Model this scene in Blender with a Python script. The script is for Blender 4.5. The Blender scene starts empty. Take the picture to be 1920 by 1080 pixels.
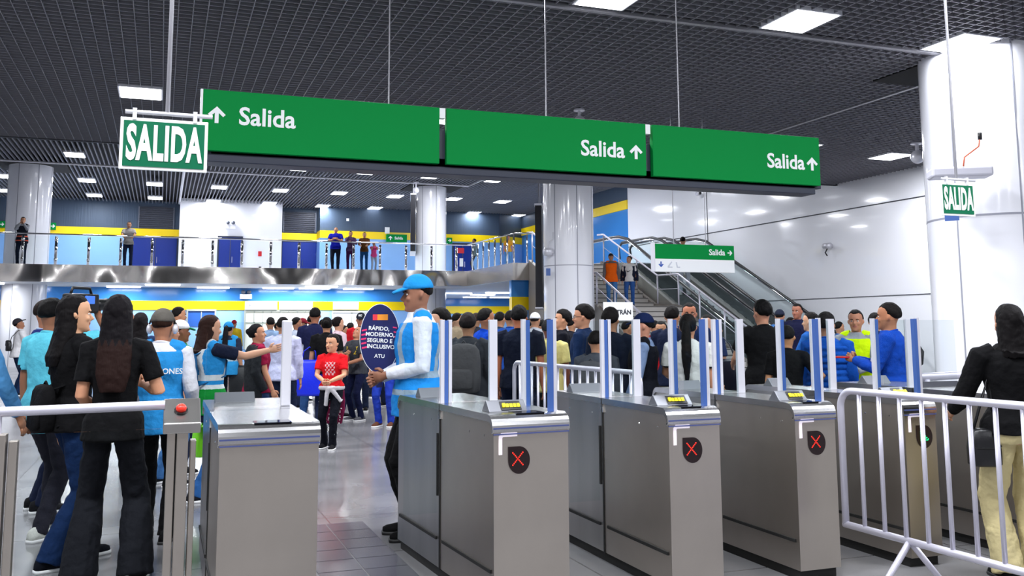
import bpy, bmesh, math, random
import numpy as np
from math import sin, cos, pi, radians, atan, atan2, sqrt
from mathutils import Vector, Matrix
random.seed(7)
SC = bpy.context.scene
COL = SC.collection

# ------------------------------------------------------------------ camera
F = 1750.; CX = 960.; CY = 400.; YAW = radians(20.5); PIT = radians(6.9); ROLL = radians(-0.28); H = 1.41
_fw = np.array([sin(YAW)*cos(PIT), cos(YAW)*cos(PIT), sin(PIT)])
_rt = np.array([cos(YAW), -sin(YAW), 0.]); _up = np.cross(_rt, _fw)
R_ = _rt*cos(ROLL)+_up*sin(ROLL); U_ = -_rt*sin(ROLL)+_up*cos(ROLL)
C0 = np.array([0, 0, H])
cam = bpy.data.objects.new('camera', bpy.data.cameras.new('camera')); COL.objects.link(cam)
m = Matrix(((R_[0], U_[0], -_fw[0], 0), (R_[1], U_[1], -_fw[1], 0), (R_[2], U_[2], -_fw[2], H), (0, 0, 0, 1)))
cam.matrix_world = m
cam.data.sensor_width = 36; cam.data.lens = F/1920*36; cam.data.shift_y = -(540-CY)/1920
cam.data.clip_start = .05; cam.data.clip_end = 300
SC.camera = cam

# ------------------------------------------------------------------ light level
SC.view_settings.view_transform = 'Standard'; SC.view_settings.look = 'None'
SC.view_settings.exposure = 0.36; SC.view_settings.gamma = 1
W = bpy.data.worlds.new('world'); SC.world = W; W.use_nodes = True
W.node_tree.nodes['Background'].inputs[0].default_value = (.92, .92, 1, 1)
W.node_tree.nodes['Background'].inputs[1].default_value = .34
SC.cycles.max_bounces = 7; SC.cycles.diffuse_bounces = 3; SC.cycles.glossy_bounces = 4
SC.cycles.transparent_max_bounces = 24; SC.cycles.sample_clamp_indirect = 4
SC.cycles.use_denoising = True
LAMP_W = 150.0      # watts of each ceiling lamp in the near ceiling
LAMP_F = 120.0

# ------------------------------------------------------------------ places (points of the plan measured through the lens)
def ray(x, y): return _fw+R_*(x-CX)/F-U_*(y-CY)/F
def onz(x, y, z=0):
    r = ray(x, y); return C0+r*((z-H)/r[2])
def onx(x, y, X):
    r = ray(x, y); return C0+r*(X/r[0])
def ony(x, y, Y):
    r = ray(x, y); return C0+r*(Y/r[1])
def at(px, s, z=0):
    p = C0+ray(px, 640)*(F/s); return (float(p[0]), float(p[1]), z)

# ------------------------------------------------------------------ materials
MATS = {}
def mat(name, col, rough=.6, metal=0., emit=None, es=1., bump=0., bscale=200., nz=0., nscale=5., coat=0., stretch=None, spec=.5):
    if name in MATS: return MATS[name]
    a = bpy.data.materials.new(name); a.use_nodes = True; nt = a.node_tree; b = nt.nodes['Principled BSDF']
    b.inputs['Base Color'].default_value = (*col, 1); b.inputs['Roughness'].default_value = rough; b.inputs['Metallic'].default_value = metal
    b.inputs['Coat Weight'].default_value = coat; b.inputs['Specular IOR Level'].default_value = spec
    if emit: b.inputs['Emission Color'].default_value = (*emit, 1); b.inputs['Emission Strength'].default_value = es
    tc = None
    def src():
        t = nt.nodes.new('ShaderNodeTexCoord'); mp = nt.nodes.new('ShaderNodeMapping'); nt.links.new(t.outputs['Object'], mp.inputs[0])
        if stretch: mp.inputs['Scale'].default_value = stretch
        return mp
    if bump or nz: tc = src()
    if nz:
        n = nt.nodes.new('ShaderNodeTexNoise'); n.inputs['Scale'].default_value = nscale; n.inputs['Detail'].default_value = 4
        nt.links.new(tc.outputs[0], n.inputs['Vector'])
        mx = nt.nodes.new('ShaderNodeMix'); mx.data_type = 'RGBA'
        mx.inputs['A'].default_value = (*[c*(1-nz) for c in col], 1); mx.inputs['B'].default_value = (*[min(1, c*(1+nz)) for c in col], 1)
        nt.links.new(n.outputs['Fac'], mx.inputs['Factor']); nt.links.new(mx.outputs['Result'], b.inputs['Base Color'])
    if bump:
        n2 = nt.nodes.new('ShaderNodeTexNoise'); n2.inputs['Scale'].default_value = bscale; n2.inputs['Detail'].default_value = 3
        nt.links.new(tc.outputs[0], n2.inputs['Vector'])
        bp = nt.nodes.new('ShaderNodeBump'); bp.inputs['Strength'].default_value = bump; bp.inputs['Distance'].default_value = .02
        nt.links.new(n2.outputs['Fac'], bp.inputs['Height']); nt.links.new(bp.outputs[0], b.inputs['Normal'])
    MATS[name] = a; return a
def glass_mat(name, tint, refl=.12):
    if name in MATS: return MATS[name]
    a = bpy.data.materials.new(name); a.use_nodes = True; nt = a.node_tree; nt.nodes.clear()
    o = nt.nodes.new('ShaderNodeOutputMaterial'); t = nt.nodes.new('ShaderNodeBsdfTransparent'); t.inputs[0].default_value = (*tint, 1)
    g = nt.nodes.new('ShaderNodeBsdfGlossy'); g.inputs['Roughness'].default_value = .02; g.inputs[0].default_value = (.9, .95, .95, 1)
    lw = nt.nodes.new('ShaderNodeLayerWeight'); lw.inputs[0].default_value = refl
    ge = nt.nodes.new('ShaderNodeNewGeometry'); mu = nt.nodes.new('ShaderNodeMath'); mu.operation = 'MULTIPLY_ADD'; mu.inputs[1].default_value = -1; mu.inputs[2].default_value = 1; nt.links.new(ge.outputs['Backfacing'], mu.inputs[0]); m2 = nt.nodes.new('ShaderNodeMath'); m2.operation = 'MULTIPLY'; nt.links.new(mu.outputs[0], m2.inputs[0]); nt.links.new(lw.outputs['Fresnel'], m2.inputs[1])
    mx = nt.nodes.new('ShaderNodeMixShader'); nt.links.new(m2.outputs[0], mx.inputs[0]); nt.links.new(t.outputs[0], mx.inputs[1]); nt.links.new(g.outputs[0], mx.inputs[2])
    nt.links.new(mx.outputs[0], o.inputs[0]); MATS[name] = a; return a
def fab(col, rough=.85):
    return mat('fabric_%d_%d_%d' % tuple(int(c*255) for c in col), tuple(v*.85 for v in col), rough, bump=.75, bscale=13, spec=.12)
def S(r, g, b):   # sRGB 0-255 to linear
    return tuple(((c/255)/12.92 if c/255 < .04045 else ((c/255+.055)/1.055)**2.4) for c in (r, g, b))

STEEL = mat('brushed_steel', S(192, 184, 175), .36, 1., bump=.04, bscale=6., nz=.10, nscale=3., stretch=(1.2, 1.2, 1.2))
STEEL_D = mat('brushed_steel_side', S(184, 181, 178), .30, 1., bump=.06, bscale=4., nz=.22, nscale=1.6, stretch=(3, 3, .6))
STEEL_T = mat('satin_steel_top', S(205, 205, 206), .22, 1.)
CHROME = mat('polished_steel', S(222, 222, 224), .08, 1.)
ALU = mat('pale_aluminium', S(218, 218, 226), .38, .35)
TUBE = mat('galvanised_tube', S(205, 203, 216), .38, .45, nz=.08, nscale=9)
BLUEFR = mat('blue_seal', S(58, 92, 160), .4)
BLACK = mat('black_plastic', (.006, .006, .007), .4)
RUBBER = mat('black_gap', (.004, .004, .004), .7)
GLASS = glass_mat('clear_glass', (.93, .95, .95), .08)
GLASS_T = glass_mat('grey_glass', (.80, .84, .84), .12)
GLASS_B = glass_mat('balcony_glass', (.95, .975, .975), .045)
WHITE = mat('white_paint', S(232, 233, 240), .45)
GREENP = mat('sign_green', (.0, .235, .045), .6, spec=.1)
GREEND = mat('sign_dark_green', (.0, .125, .055), .4, spec=.25)
SIGNW = mat('sign_white', (.85, .87, .88), .4)
NAVYF = mat('sign_frame_navy', S(28, 36, 56), .45)
RED_LED = mat('red_led', (.4, 0, 0), .4, emit=(1, .018, .006), es=2.2)
GREEN_LED = mat('green_led', (0, .4, .1), .4, emit=(.0, 1, .25), es=1.5)
YEL_LED = mat('yellow_screen', (.7, .6, 0), .4, emit=(.9, .8, .0), es=.6)
DIFF = mat('lamp_diffuser', (1, 1, 1), .5, emit=(.93, .94, 1), es=5)

# ------------------------------------------------------------------ mesh helpers
class MB:
    def __init__(s): s.v = []; s.f = []; s.m = []
    def add(s, v, f, mi=0):
        o = len(s.v); s.v += [tuple(float(c) for c in p) for p in v]; s.f += [tuple(i+o for i in q) for q in f]; s.m += [mi]*len(f); return s
    def box(s, x0, x1, y0, y1, z0, z1, mi=0):
        v = [(x, y, z) for z in (z0, z1) for y in (y0, y1) for x in (x0, x1)]
        return s.add(v, [(0, 2, 3, 1), (4, 5, 7, 6), (0, 1, 5, 4), (2, 6, 7, 3), (0, 4, 6, 2), (1, 3, 7, 5)], mi)
    def loft(s, rings, mi=0):
        n = len(rings[0]); v = [p for r in rings for p in r]; f = []
        for k in range(len(rings)-1):
            for i in range(n): j = (i+1) % n; f.append((k*n+i, k*n+j, (k+1)*n+j, (k+1)*n+i))
        f.append(tuple(range(n))[::-1]); f.append(tuple((len(rings)-1)*n+i for i in range(n)))
        return s.add(v, f, mi)
    def tube(s, pts, rad, n=10, mi=0, flat=1., ref=None):
        P = [np.array(p, float) for p in pts]
        if not hasattr(rad, '__len__'): rad = [rad]*len(P)
        rings = []; T0 = None; U = None
        for i, p in enumerate(P):
            t = (P[min(i+1, len(P)-1)]-P[max(i-1, 0)]); t = t/(np.linalg.norm(t)+1e-9)
            if U is None:
                a = np.array(ref, float) if ref is not None else (np.array([0, 0, 1.]) if abs(t[2]) < .9 else np.array([0, 1., 0]))
                U = a-t*(a@t)
            else: U = U-t*(U@t)
            U = U/(np.linalg.norm(U)+1e-9); V = np.cross(t, U)
            rings.append([p+rad[i]*(U*cos(2*pi*k/n)*flat+V*sin(2*pi*k/n)) for k in range(n)])
        return s.loft(rings, mi)
    def cyl(s, c, r, z0, z1, n=32, mi=0):
        return s.loft([[(c[0]+r*cos(2*pi*k/n), c[1]+r*sin(2*pi*k/n), z) for k in range(n)] for z in (z0, z1)], mi)
    def ell(s, c, r, nu=14, nv=9, mi=0):
        rings = []
        for j in range(1, nv):
            a = -pi/2+pi*j/nv; rings.append([(c[0]+r[0]*cos(a)*cos(2*pi*k/nu), c[1]+r[1]*cos(a)*sin(2*pi*k/nu), c[2]+r[2]*sin(a)) for k in range(nu)])
        return s.loft(rings, mi)
    def prism(s, poly, y0, y1, mi=0, axis='y'):
        def pt(a, b, t): return (a, t, b) if axis == 'y' else ((t, a, b) if axis == 'x' else (a, b, t))
        return s.loft([[pt(a, b, y0) for a, b in poly], [pt(a, b, y1) for a, b in poly]], mi)
    def mesh(s, name, mats):
        me = bpy.data.meshes.new(name); me.from_pydata(s.v, [], s.f)
        if not isinstance(mats, (list, tuple)): mats = [mats]
        for k in mats: me.materials.append(k)
        me.polygons.foreach_set('material_index', s.m)
        bm = bmesh.new(); bm.from_mesh(me); bmesh.ops.recalc_face_normals(bm, faces=bm.faces); bm.to_mesh(me); bm.free()
        return me
    def build(s, name, mats, parent=None, smooth=False, bevel=0, loc=None):
        me = s.mesh(name, mats); o = bpy.data.objects.new(name, me); COL.objects.link(o)
        if smooth: me.polygons.foreach_set('use_smooth', [True]*len(me.polygons))
        if bevel:
            b = o.modifiers.new('b', 'BEVEL'); b.width = bevel; b.segments = 2; b.limit_method = 'ANGLE'
        if loc is not None: o.location = loc
        if parent: o.parent = parent
        return o
def autosmooth(o, ang=40):
    me = o.data; bm = bmesh.new(); bm.from_mesh(me)
    for f in bm.faces: f.smooth = True
    for e in bm.edges:
        if len(e.link_faces) == 2 and e.calc_face_angle(0) > radians(ang): e.smooth = False
    bm.to_mesh(me); bm.free(); return o
def tag(o, label, cat, group=None, kind=None):
    if label: o['label'] = label
    if cat: o['category'] = cat
    if group: o['group'] = group
    if kind: o['kind'] = kind
    return o
def thing(name, loc, label, cat, group=None, rz=0):
    o = bpy.data.objects.new(name, None); COL.objects.link(o); o.empty_display_size = .1
    o.location = tuple(float(c) for c in loc); o.rotation_euler = (0, 0, rz); return tag(o, label, cat, group)
def struct(o): o['kind'] = 'structure'; return o
def copy_tree(o, parent=None):
    c = o.copy(); COL.objects.link(c)
    if parent: c.parent = parent
    for ch in [k for k in COL.objects if k.parent == o]: copy_tree(ch, c)
    return c
def text(name, body, size, m, loc, parent=None, rot=(pi/2, 0, 0), bold=0., ext=.002, sx=1., align='CENTER', lab=None, kern=1.):
    cu = bpy.data.curves.new(name, 'FONT'); cu.body = body; cu.size = size; cu.extrude = ext; cu.offset = bold; cu.align_x = align; cu.align_y = 'CENTER'; cu.space_character = kern
    cu.resolution_u = 3; cu.space_line = .95
    t = bpy.data.objects.new(name, cu); COL.objects.link(t); dg = bpy.context.evaluated_depsgraph_get()
    me = bpy.data.meshes.new_from_object(t.evaluated_get(dg)); bpy.data.objects.remove(t); me.name = name
    me.materials.clear(); me.materials.append(m)
    o = bpy.data.objects.new(name, me); COL.objects.link(o); o.location = loc; o.rotation_euler = rot; o.scale = (sx, 1, 1)
    if parent: o.parent = parent
    return o
def arrow_poly(kind='up', s=1.):
    P = [(-.11, -.5), (.11, -.5), (.11, .12), (.36, -.12), (.5, .02), (0, .5), (-.5, .02), (-.36, -.12), (-.11, .12)]
    a = {'up': 0, 'right': -pi/2, 'down': pi}[kind]
    return [(s*(x*cos(a)-y*sin(a)), s*(x*sin(a)+y*cos(a))) for x, y in P]


# ================================================================== THE SETTING
def floor_material():
    a = bpy.data.materials.new('polished_floor'); a.use_nodes = True; nt = a.node_tree; b = nt.nodes['Principled BSDF']
    tc = nt.nodes.new('ShaderNodeTexCoord')
    br = nt.nodes.new('ShaderNodeTexBrick'); br.offset = 0; br.inputs['Scale'].default_value = 1.; br.inputs['Brick Width'].default_value = 1.2; br.inputs['Row Height'].default_value = 1.2
    br.inputs['Mortar Size'].default_value = .006; br.inputs['Color1'].default_value = (*S(128, 128, 130), 1); br.inputs['Color2'].default_value = (*S(122, 122, 125), 1); br.inputs['Mortar'].default_value = (*S(84, 84, 86), 1)
    nt.links.new(tc.outputs['Object'], br.inputs['Vector'])
    n = nt.nodes.new('ShaderNodeTexNoise'); n.inputs['Scale'].default_value = 1.3; n.inputs['Detail'].default_value = 6; nt.links.new(tc.outputs['Object'], n.inputs['Vector'])
    rp = nt.nodes.new('ShaderNodeMapRange'); rp.inputs[1].default_value = .3; rp.inputs[2].default_value = .7; rp.inputs[3].default_value = .82; rp.inputs[4].default_value = 1.12; nt.links.new(n.outputs['Fac'], rp.inputs[0])
    mx = nt.nodes.new('ShaderNodeVectorMath'); mx.operation = 'SCALE'; nt.links.new(br.outputs['Color'], mx.inputs[0]); nt.links.new(rp.outputs[0], mx.inputs['Scale'])
    nt.links.new(mx.outputs[0], b.inputs['Base Color'])
    r2 = nt.nodes.new('ShaderNodeMapRange'); r2.inputs[3].default_value = .10; r2.inputs[4].default_value = .26; nt.links.new(n.outputs['Fac'], r2.inputs[0]); nt.links.new(r2.outputs[0], b.inputs['Roughness'])
    b.inputs['Specular IOR Level'].default_value = .8
    return a
FLOOR = floor_material()
struct(MB().box(-16, 30, -8, 60, -.1, 0).build('floor', FLOOR))
tact = mat('tactile_dark_tile', S(74, 74, 84), .22)
# dark guidance strip of small tiles leading through the open lane
p0 = onz(655, 1078); p1 = onz(632, 850)
mbt = MB()
for k in range(14):
    for j in range(2):
        mbt.box(.90+j*.27, 1.16+j*.27, 3.2+k*.27, 3.46+k*.27, 0, .003)
struct(mbt.build('trim_1', tact))

# near ceiling: open black grid with square cells, hung below a dark void
GRID = mat('grid_metal', S(134, 134, 142), .5, .2)
BAFF = mat('baffle_metal', S(112, 114, 124), .6, .2)
VOID = mat('void_black', (.003, .003, .004), .9)
mb = MB(); x = -14.
NEAR_Y = 22.7; CZ = 5.6
while x < 18.9: mb.box(x-.006, x+.006, -6, NEAR_Y, CZ, CZ+.06); x += .185
y = -6.
while y < NEAR_Y: mb.box(-14, 18.9, y-.006, y+.006, CZ, CZ+.06); y += .155
struct(mb.build('ceiling', GRID))
struct(MB().box(-14, 19, -6, NEAR_Y, CZ+.75, CZ+.8).build('ceiling', VOID))
mb = MB(); x = -16.
while x < 26: mb.box(x-.02, x+.02, NEAR_Y+.3, 58, 7.6, 7.68); x += .16
struct(mb.build('ceiling', BAFF))
struct(MB().box(-16, 27, NEAR_Y, 60, 7.9, 8.0).build('ceiling', mat('void_grey', S(30, 31, 36), .9)))
struct(MB().box(-14, 19, NEAR_Y, NEAR_Y+.1, CZ-.02, 7.9).build('trim_2', mat('fascia_grey', S(60, 62, 68), .6)))
PROF = mat('ceiling_profile', S(150, 150, 156), .4, .5)
PW = mat('ceiling_profile_white', S(205, 205, 212), .4)
tr = MB()
tr.box(-14, 18.9, 10.86, 10.94, CZ-.03, CZ+.02); 
tr.box(12.35, 12.42, 12, NEAR_Y, CZ-.02, CZ+.02)
struct(tr.build('trim_3', PROF))
a = ony(440, 323, 34.5); q0 = onz(0, 298, 7.6); q1 = onz(879, 347.7, 7.6); q2 = onz(926, 327, 7.6)
tr = MB(); tr.tube([(q0[0]-2, q0[1], 7.57), (q1[0], q1[1], 7.57), (q2[0], q2[1], 7.57)], .04, 6)
q3 = onz(345, 322, 7.6); tr.tube([(q3[0], q3[1]-8, 7.57), (q3[0], 49, 7.57)], .06, 6)
struct(tr.build('trim_4', PW))

# wall materials
BLU = mat('panel_light_blue', S(138, 184, 240), .22, nz=.05, nscale=2)
BLM = mat('panel_mid_blue', S(58, 132, 208), .15)
BLD = mat('door_deep_blue', S(12, 42, 132), .25)
YEL = mat('panel_yellow', S(246, 212, 0), .3)
CORR = mat('corrugated_slate', S(62, 78, 98), .5, .2, bump=.4, bscale=3, stretch=(8, 1, .2))
PW2 = mat('glossy_white_panel', S(243, 244, 250), .10, coat=.3)
GREYW = mat('grey_wall', S(150, 152, 158), .6)
SEAM = mat('dark_seam', S(60, 62, 70), .7); SEAML = mat('pale_seam', S(150, 152, 164), .7)

# upper back wall
mb = MB(); Yb = 49.5
mb.box(-12, 20, Yb, Yb+.3, 3.6, 5.92, 0); mb.box(-12, 20, Yb-.05, Yb+.3, 5.92, 6.3, 1); mb.box(-12, 20, Yb, Yb+.3, 6.3, 7.7, 2)
struct(mb.build('wall_back_upper', [BLU, YEL, CORR]))
def prect(x0, y0, x1, y1, Y, d, mb, mi=0):     # panel on a wall facing the camera
    a = ony(x0, (y0+y1)/2, Y); b = ony(x1, (y0+y1)/2, Y); t = ony((x0+x1)/2, y0, Y); u = ony((x0+x1)/2, y1, Y)
    mb.box(a[0], b[0], Y-d, Y, u[2], t[2], mi)
# white shaft between the blue doors
mb = MB(); prect(336, 384, 527, 503, 48.6, .2, mb); a = ony(336, 430, 48.6); b = ony(527, 430, 48.6)
struct(MB().box(a[0], b[0], 48.2, Yb, 3.6, 7.75).build('wall_shaft', PW2))
# nearer section of the wall
a = ony(600, 430, 48.4); b = ony(936, 430, 48.4)
mb = MB(); mb.box(a[0], b[0], 48.4, Yb, 3.6, 6.0, 0); mb.box(a[0], b[0], 48.35, Yb, 6.0, 6.38, 1); mb.box(a[0], b[0], 48.4, Yb, 6.38, 7.7, 2)
mb.loft([[(b[0], 48.4, z), (b[0]+2.2, Yb, z), (b[0], Yb, z)] for z in (3.6, 6.0)], 0)
mb.loft([[(b[0], 48.35, z), (b[0]+2.2, Yb, z), (b[0], Yb, z)] for z in (6.0, 6.38)], 1)
mb.loft([[(b[0], 48.4, z), (b[0]+2.2, Yb, z), (b[0], Yb, z)] for z in (6.38, 7.7)], 2)
struct(mb.build('wall_back_section', [BLU, YEL, CORR]))
LOUV = mat('louver_slate', S(54, 58, 70), .5, .3)
for x0, x1, y0, y1, Y in ((262, 325, 387, 428, Yb), (533, 590, 397, 435, Yb)):
    mb = MB(); a = ony(x0, 400, Y); b = ony(x1, 400, Y); t = ony(x0, y0, Y)[2]; u = ony(x0, y1, Y)[2]
    z = u
    while z < t: mb.box(a[0], b[0], Y-.08, Y, z, z+.06); z += .1
    mb.box(a[0]-.06, a[0], Y-.1, Y, u, t, 1); mb.box(b[0], b[0]+.06, Y-.1, Y, u, t, 1); mb.box(a[0], b[0], Y-.02, Y, u, t, 1)
    o = mb.build('ventilation_louver', [LOUV, mat('louver_frame', S(96, 100, 112), .5)])
    tag(o, 'dark grey louvered vent panel above the blue doors %s the white shaft' % ('left of' if x0 < 300 else 'right of'), 'vent')
dn = 0
for x0, x1, y0, Y in ((249, 331, 445, Yb), (410, 452, 445, 48.2), (529, 597, 453, Yb), (850, 884, 458, 48.4)):
    dn += 1; a = ony(x0, 470, Y); b = ony(x1, 470, Y); t = ony(x0, y0, Y)[2]
    mb = MB(); mb.box(a[0], b[0], Y-.06, Y, 3.6, t)
    d = struct(mb.build('door_%d' % dn, BLD, bevel=.01))
    mm = (a[0]+b[0])/2
    MB().box(mm-.012, mm+.012, Y-.075, Y-.055, 3.62, t-.02).build('door_seam', SEAM, d)
    MB().box(a[0]-.07, a[0], Y-.08, Y, 3.6, t+.07).box(b[0], b[0]+.07, Y-.08, Y, 3.6, t+.07).box(a[0], b[0], Y-.08, Y, t, t+.07).build('door_frame', NAVYF, d)
    MB().tube([(mm+.1, Y-.12, 4.6), (mm+.1, Y-.12, 4.9)], .015, 8).build('door_handle', CHROME, d)

# mezzanine slab
MZ = 3.6
SOFF = mat('soffit_white', S(225, 228, 235), .5)
MZF = mat('mezzanine_floor', S(170, 170, 172), .3)
struct(MB().box(-14, 11.55, 36.05, 53, 3.06, MZ).box(11.55, 24, 30.8, 53, 3.06, MZ).build('floor_mezzanine', [SOFF]))
def wavy():
    a = bpy.data.materials.new('wavy_polished_steel'); a.use_nodes = True; nt = a.node_tree; b = nt.nodes['Principled BSDF']
    b.inputs['Base Color'].default_value = (*S(214, 210, 206), 1); b.inputs['Metallic'].default_value = 1; b.inputs['Roughness'].default_value = .17
    t = nt.nodes.new('ShaderNodeTexCoord'); mp = nt.nodes.new('ShaderNodeMapping'); mp.inputs['Scale'].default_value = (1, 1, .6)
    n = nt.nodes.new('ShaderNodeTexNoise'); n.inputs['Scale'].default_value = .8; n.inputs['Detail'].default_value = .5
    bp = nt.nodes.new('ShaderNodeBump'); bp.inputs['Strength'].default_value = 1; bp.inputs['Distance'].default_value = .48
    nt.links.new(t.outputs['Object'], mp.inputs[0]); nt.links.new(mp.outputs[0], n.inputs['Vector']); nt.links.new(n.outputs['Fac'], bp.inputs['Height']); nt.links.new(bp.outputs[0], b.inputs['Normal'])
    return a
WAVY = wavy()
struct(MB().box(-14, 11.6, 35.98, 36.06, 3.02, MZ+.03).build('trim_5', WAVY))
struct(MB().box(11.5, 11.58, 30.8, 36, 3.02, MZ+.03).box(11.5, 14.9, 30.72, 30.8, 3.02, MZ+.03).build('trim_6', mat('satin_steel_edge', S(190, 186, 182), .25, 1., bump=.3, bscale=2)))

# balcony railing
rail = thing('balcony_railing', (-5, 36.15, MZ), 'long glass and polished steel railing along the mezzanine edge', 'railing')
RL = 16.9
def lp(o): return o
MB().tube([(-7, 0, 1.1), (RL, 0, 1.1)], .028, 8).build('handrail', CHROME, rail, True)
x = -6.
k = 0
post_x = [x0*1.047+.40 for x0 in range(-6, 16)]
for x in post_x:
    if x > RL: break
    MB().tube([(x, 0, .02), (x, 0, 1.02)], .05, 10, flat=.6).ell((x, 0, .9), (.06, .04, .1), 8, 5).ell((x, 0, .2), (.06, .04, .1), 8, 5).build('post', CHROME, rail, True)
for i in range(len(post_x)-1):
    if post_x[i+1] > RL: break
    MB().box(post_x[i]+.07, post_x[i+1]-.07, -.006, .006, .06, 1.04).build('glass_pane', GLASS_B, rail)
rail = thing('balcony_railing', (11.65, 36.05, MZ), 'railing on the side edge of the mezzanine leading to the stairs', 'railing')
MB().tube([(-.1, 0, 1.1), (0, -5.2, 1.1), (2.6, -5.2, 1.1)], .028, 8).build('handrail', CHROME, rail, True)
for i in range(8):
    y = -.3-i*.68
    MB().tube([(0, y, .02), (0, y, 1.05)], .035, 8).build('post', CHROME, rail, True)
    if i < 7: MB().box(-.006, .006, y-.62, y-.06, .08, 1.0).build('glass_pane', GLASS_B, rail)
for i in range(5):
    MB().tube([(.45+i*.5, -5.2, .02), (.45+i*.5, -5.2, 1.05)], .03, 8).build('post', CHROME, rail, True)

# lower back wall under the mezzanine
Yl = 41.
mb = MB()
mb.box(-12, 12, Yl, Yl+.3, 0, 2.14, 0); mb.box(-12, 12, Yl-.04, Yl+.3, 2.14, 2.52, 1); mb.box(-12, 12, Yl, Yl+.3, 2.52, 3.06, 2)
mb.box(11.9, 12.0, Yl, 53, 0, 3.06, 0)
struct(mb.build('wall_back_lower', [BLU, YEL, BLM]))
mb = MB(); mb.box(11, 24, 53, 53.3, 0, 2.17, 0); mb.box(11, 24, 52.9, 53.3, 2.17, 2.6, 1); mb.box(11, 24, 53, 53.3, 2.6, 3.06, 2)
struct(mb.build('wall_back_recess', [BLU, YEL, BLM]))
# wall under the stairs landing
mb = MB(); mb.box(11.55, 19, 31, 31.2, 0, 1.98, 0); mb.box(11.55, 19, 30.95, 31.2, 1.98, 2.44, 1); mb.box(11.55, 19, 31, 31.2, 2.44, 3.06, 2)
struct(mb.build('wall_landing', [BLU, YEL, BLM]))
# ticket office and shop openings
GLOW = mat('lit_room', (.5, .5, .5), .6, emit=(.92, 1., .78), es=.22)
GLOWW = mat('lit_room_white', (.5, .5, .5), .6, emit=(.85, .9, 1.), es=.4)
wn = 0
for x0, x1, y0, y1, m_ in ((460, 588, 584, 655, GLOW), (624, 694, 586, 700, GLOWW), (352, 402, 583, 612, mat('blue_screen', S(40, 90, 170), .3))):
    wn += 1; mb = MB(); prect(x0, y0, x1, y1, Yl, .03, mb); o = struct(mb.build('window_%d' % wn, m_))
    fr = MB(); a = ony(x0, 600, Yl); b = ony(x1, 600, Yl); t = ony(x0, y0, Yl)[2]; u = ony(x0, y1, Yl)[2]
    fr.box(a[0]-.06, b[0]+.06, Yl-.1, Yl, t, t+.07); fr.box(a[0]-.06, a[0], Yl-.1, Yl, u, t); fr.box(b[0], b[0]+.06, Yl-.1, Yl, u, t)
    n_ = 8 if wn == 1 else 2
    for i in range(1, n_): xx = a[0]+(b[0]-a[0])*i/n_; fr.box(xx-.02, xx+.02, Yl-.06, Yl, u, t)
    if wn == 1: fr.box(a[0], b[0], Yl-.06, Yl, 1.6, 1.64)
    fr.build('window_frame', mat('mullion_grey', S(150, 156, 150), .5), o)
for x0, x1, tx, lab in ((459, 519, 'Boletería', 'white box sign reading Boletería on the yellow band over the ticket window'), (523, 585, '......', 'white box sign on the yellow band right of the Boletería sign'), (624, 671, '', 'plain white box sign over the bright white doorway')):
    a = ony(x0, 573, Yl); b = ony(x1, 573, Yl)
    o = thing('box_sign', ((a[0]+b[0])/2, Yl-.12, a[2]), lab, 'sign'); w = (b[0]-a[0])/2
    MB().box(-w, w, -.04, .07, -.17, .17).build('panel', mat('box_sign_white', (.9, .9, .85), .4, emit=(1, 1, .95), es=.35), o, bevel=.01)
    if tx.startswith('Bol'): text('lettering', tx, .2, mat('sign_grey_text', S(90, 100, 130), .6), (-.15, -.043, 0), o)
    elif tx: text('lettering', 'Tarjetas', .16, mat('sign_grey_text', S(90, 100, 130), .6), (0, -.043, 0), o)
# side walls
mb = MB(); mb.box(19, 19.3, 17.2, 36.3, 0, 7.7, 0); struct(mb.build('wall_right', PW2))
mb = MB(); mb.box(19, 19.3, 36.3, 50, 0, 6.5, 0); mb.box(18.95, 19.3, 36.3, 50, 6.5, 6.9, 1); mb.box(19, 19.3, 36.3, 50, 6.9, 7.7, 2)
struct(mb.build('wall_right_upper', [BLM, YEL, CORR]))
mb = MB(); mb.box(18.9, 19.05, -6, 17.2, 2.5, 6.4, 0); mb.box(18.9, 19.05, -6, 17.2, 2.1, 2.5, 1); mb.box(18.9, 19.05, -6, 17.2, 0, 2.1, 2)
struct(mb.build('wall_right_near', [PW2, YEL, BLM]))
struct(MB().box(-14.3, -14, -6, 60, 0, 7.7).build('wall_left', PW2))
mb = MB(); mb.box(18.985, 19.0, 17.2, 36.3, 4.80, 4.83); mb.box(18.985, 19.0, 17.2, 36.3, 2.2, 2.22)
for px, in ((1262,), (1326,)):
    yy = onx(px, 400, 19)[1]; mb.box(18.985, 19.0, yy-.015, yy+.015, 2.2, 7.6)
for yy in (18.2,): mb.box(18.985, 19.0, yy-.01, yy+.01, 0, 2.2)
struct(mb.build('trim_7', SEAM))

# round columns
def column(x, y, r, top, cam_ang, nm):
    o = struct(MB().cyl((0, 0), r, 0, top, 64).build('column', mat('column_white', S(240, 241, 248), .14, coat=.2), loc=(x, y, 0))); autosmooth(o)
    for a_ in (-.55, .35, 1.2): 
        t = cam_ang+a_
        MB().box(-.012, .012, -.008, .004, 0, top).build('column_seam', SEAML, o, loc=(r*cos(t), r*sin(t), 0)).rotation_euler = (0, 0, t-pi/2)
    MB().loft([[( (r+e)*cos(2*pi*k/64), (r+e)*sin(2*pi*k/64), z) for k in range(64)] for e, z in ((.004, 3.08 if r < .9 else 3.0), (.004, 3.10 if r < .9 else 3.03))]).build('column_ring', SEAML, o)
    return o
column(12.17, 10.93, 1.0, CZ+.3, atan2(-10.93, -12.17), 'a')
column(10.8, 24.3, .715, 7.7, atan2(-24.3, -10.8), 'b')
a = onz(808, 352, 7.6); column(a[0], a[1], .69, 7.7, atan2(-a[1], -a[0]), 'c')
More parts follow.
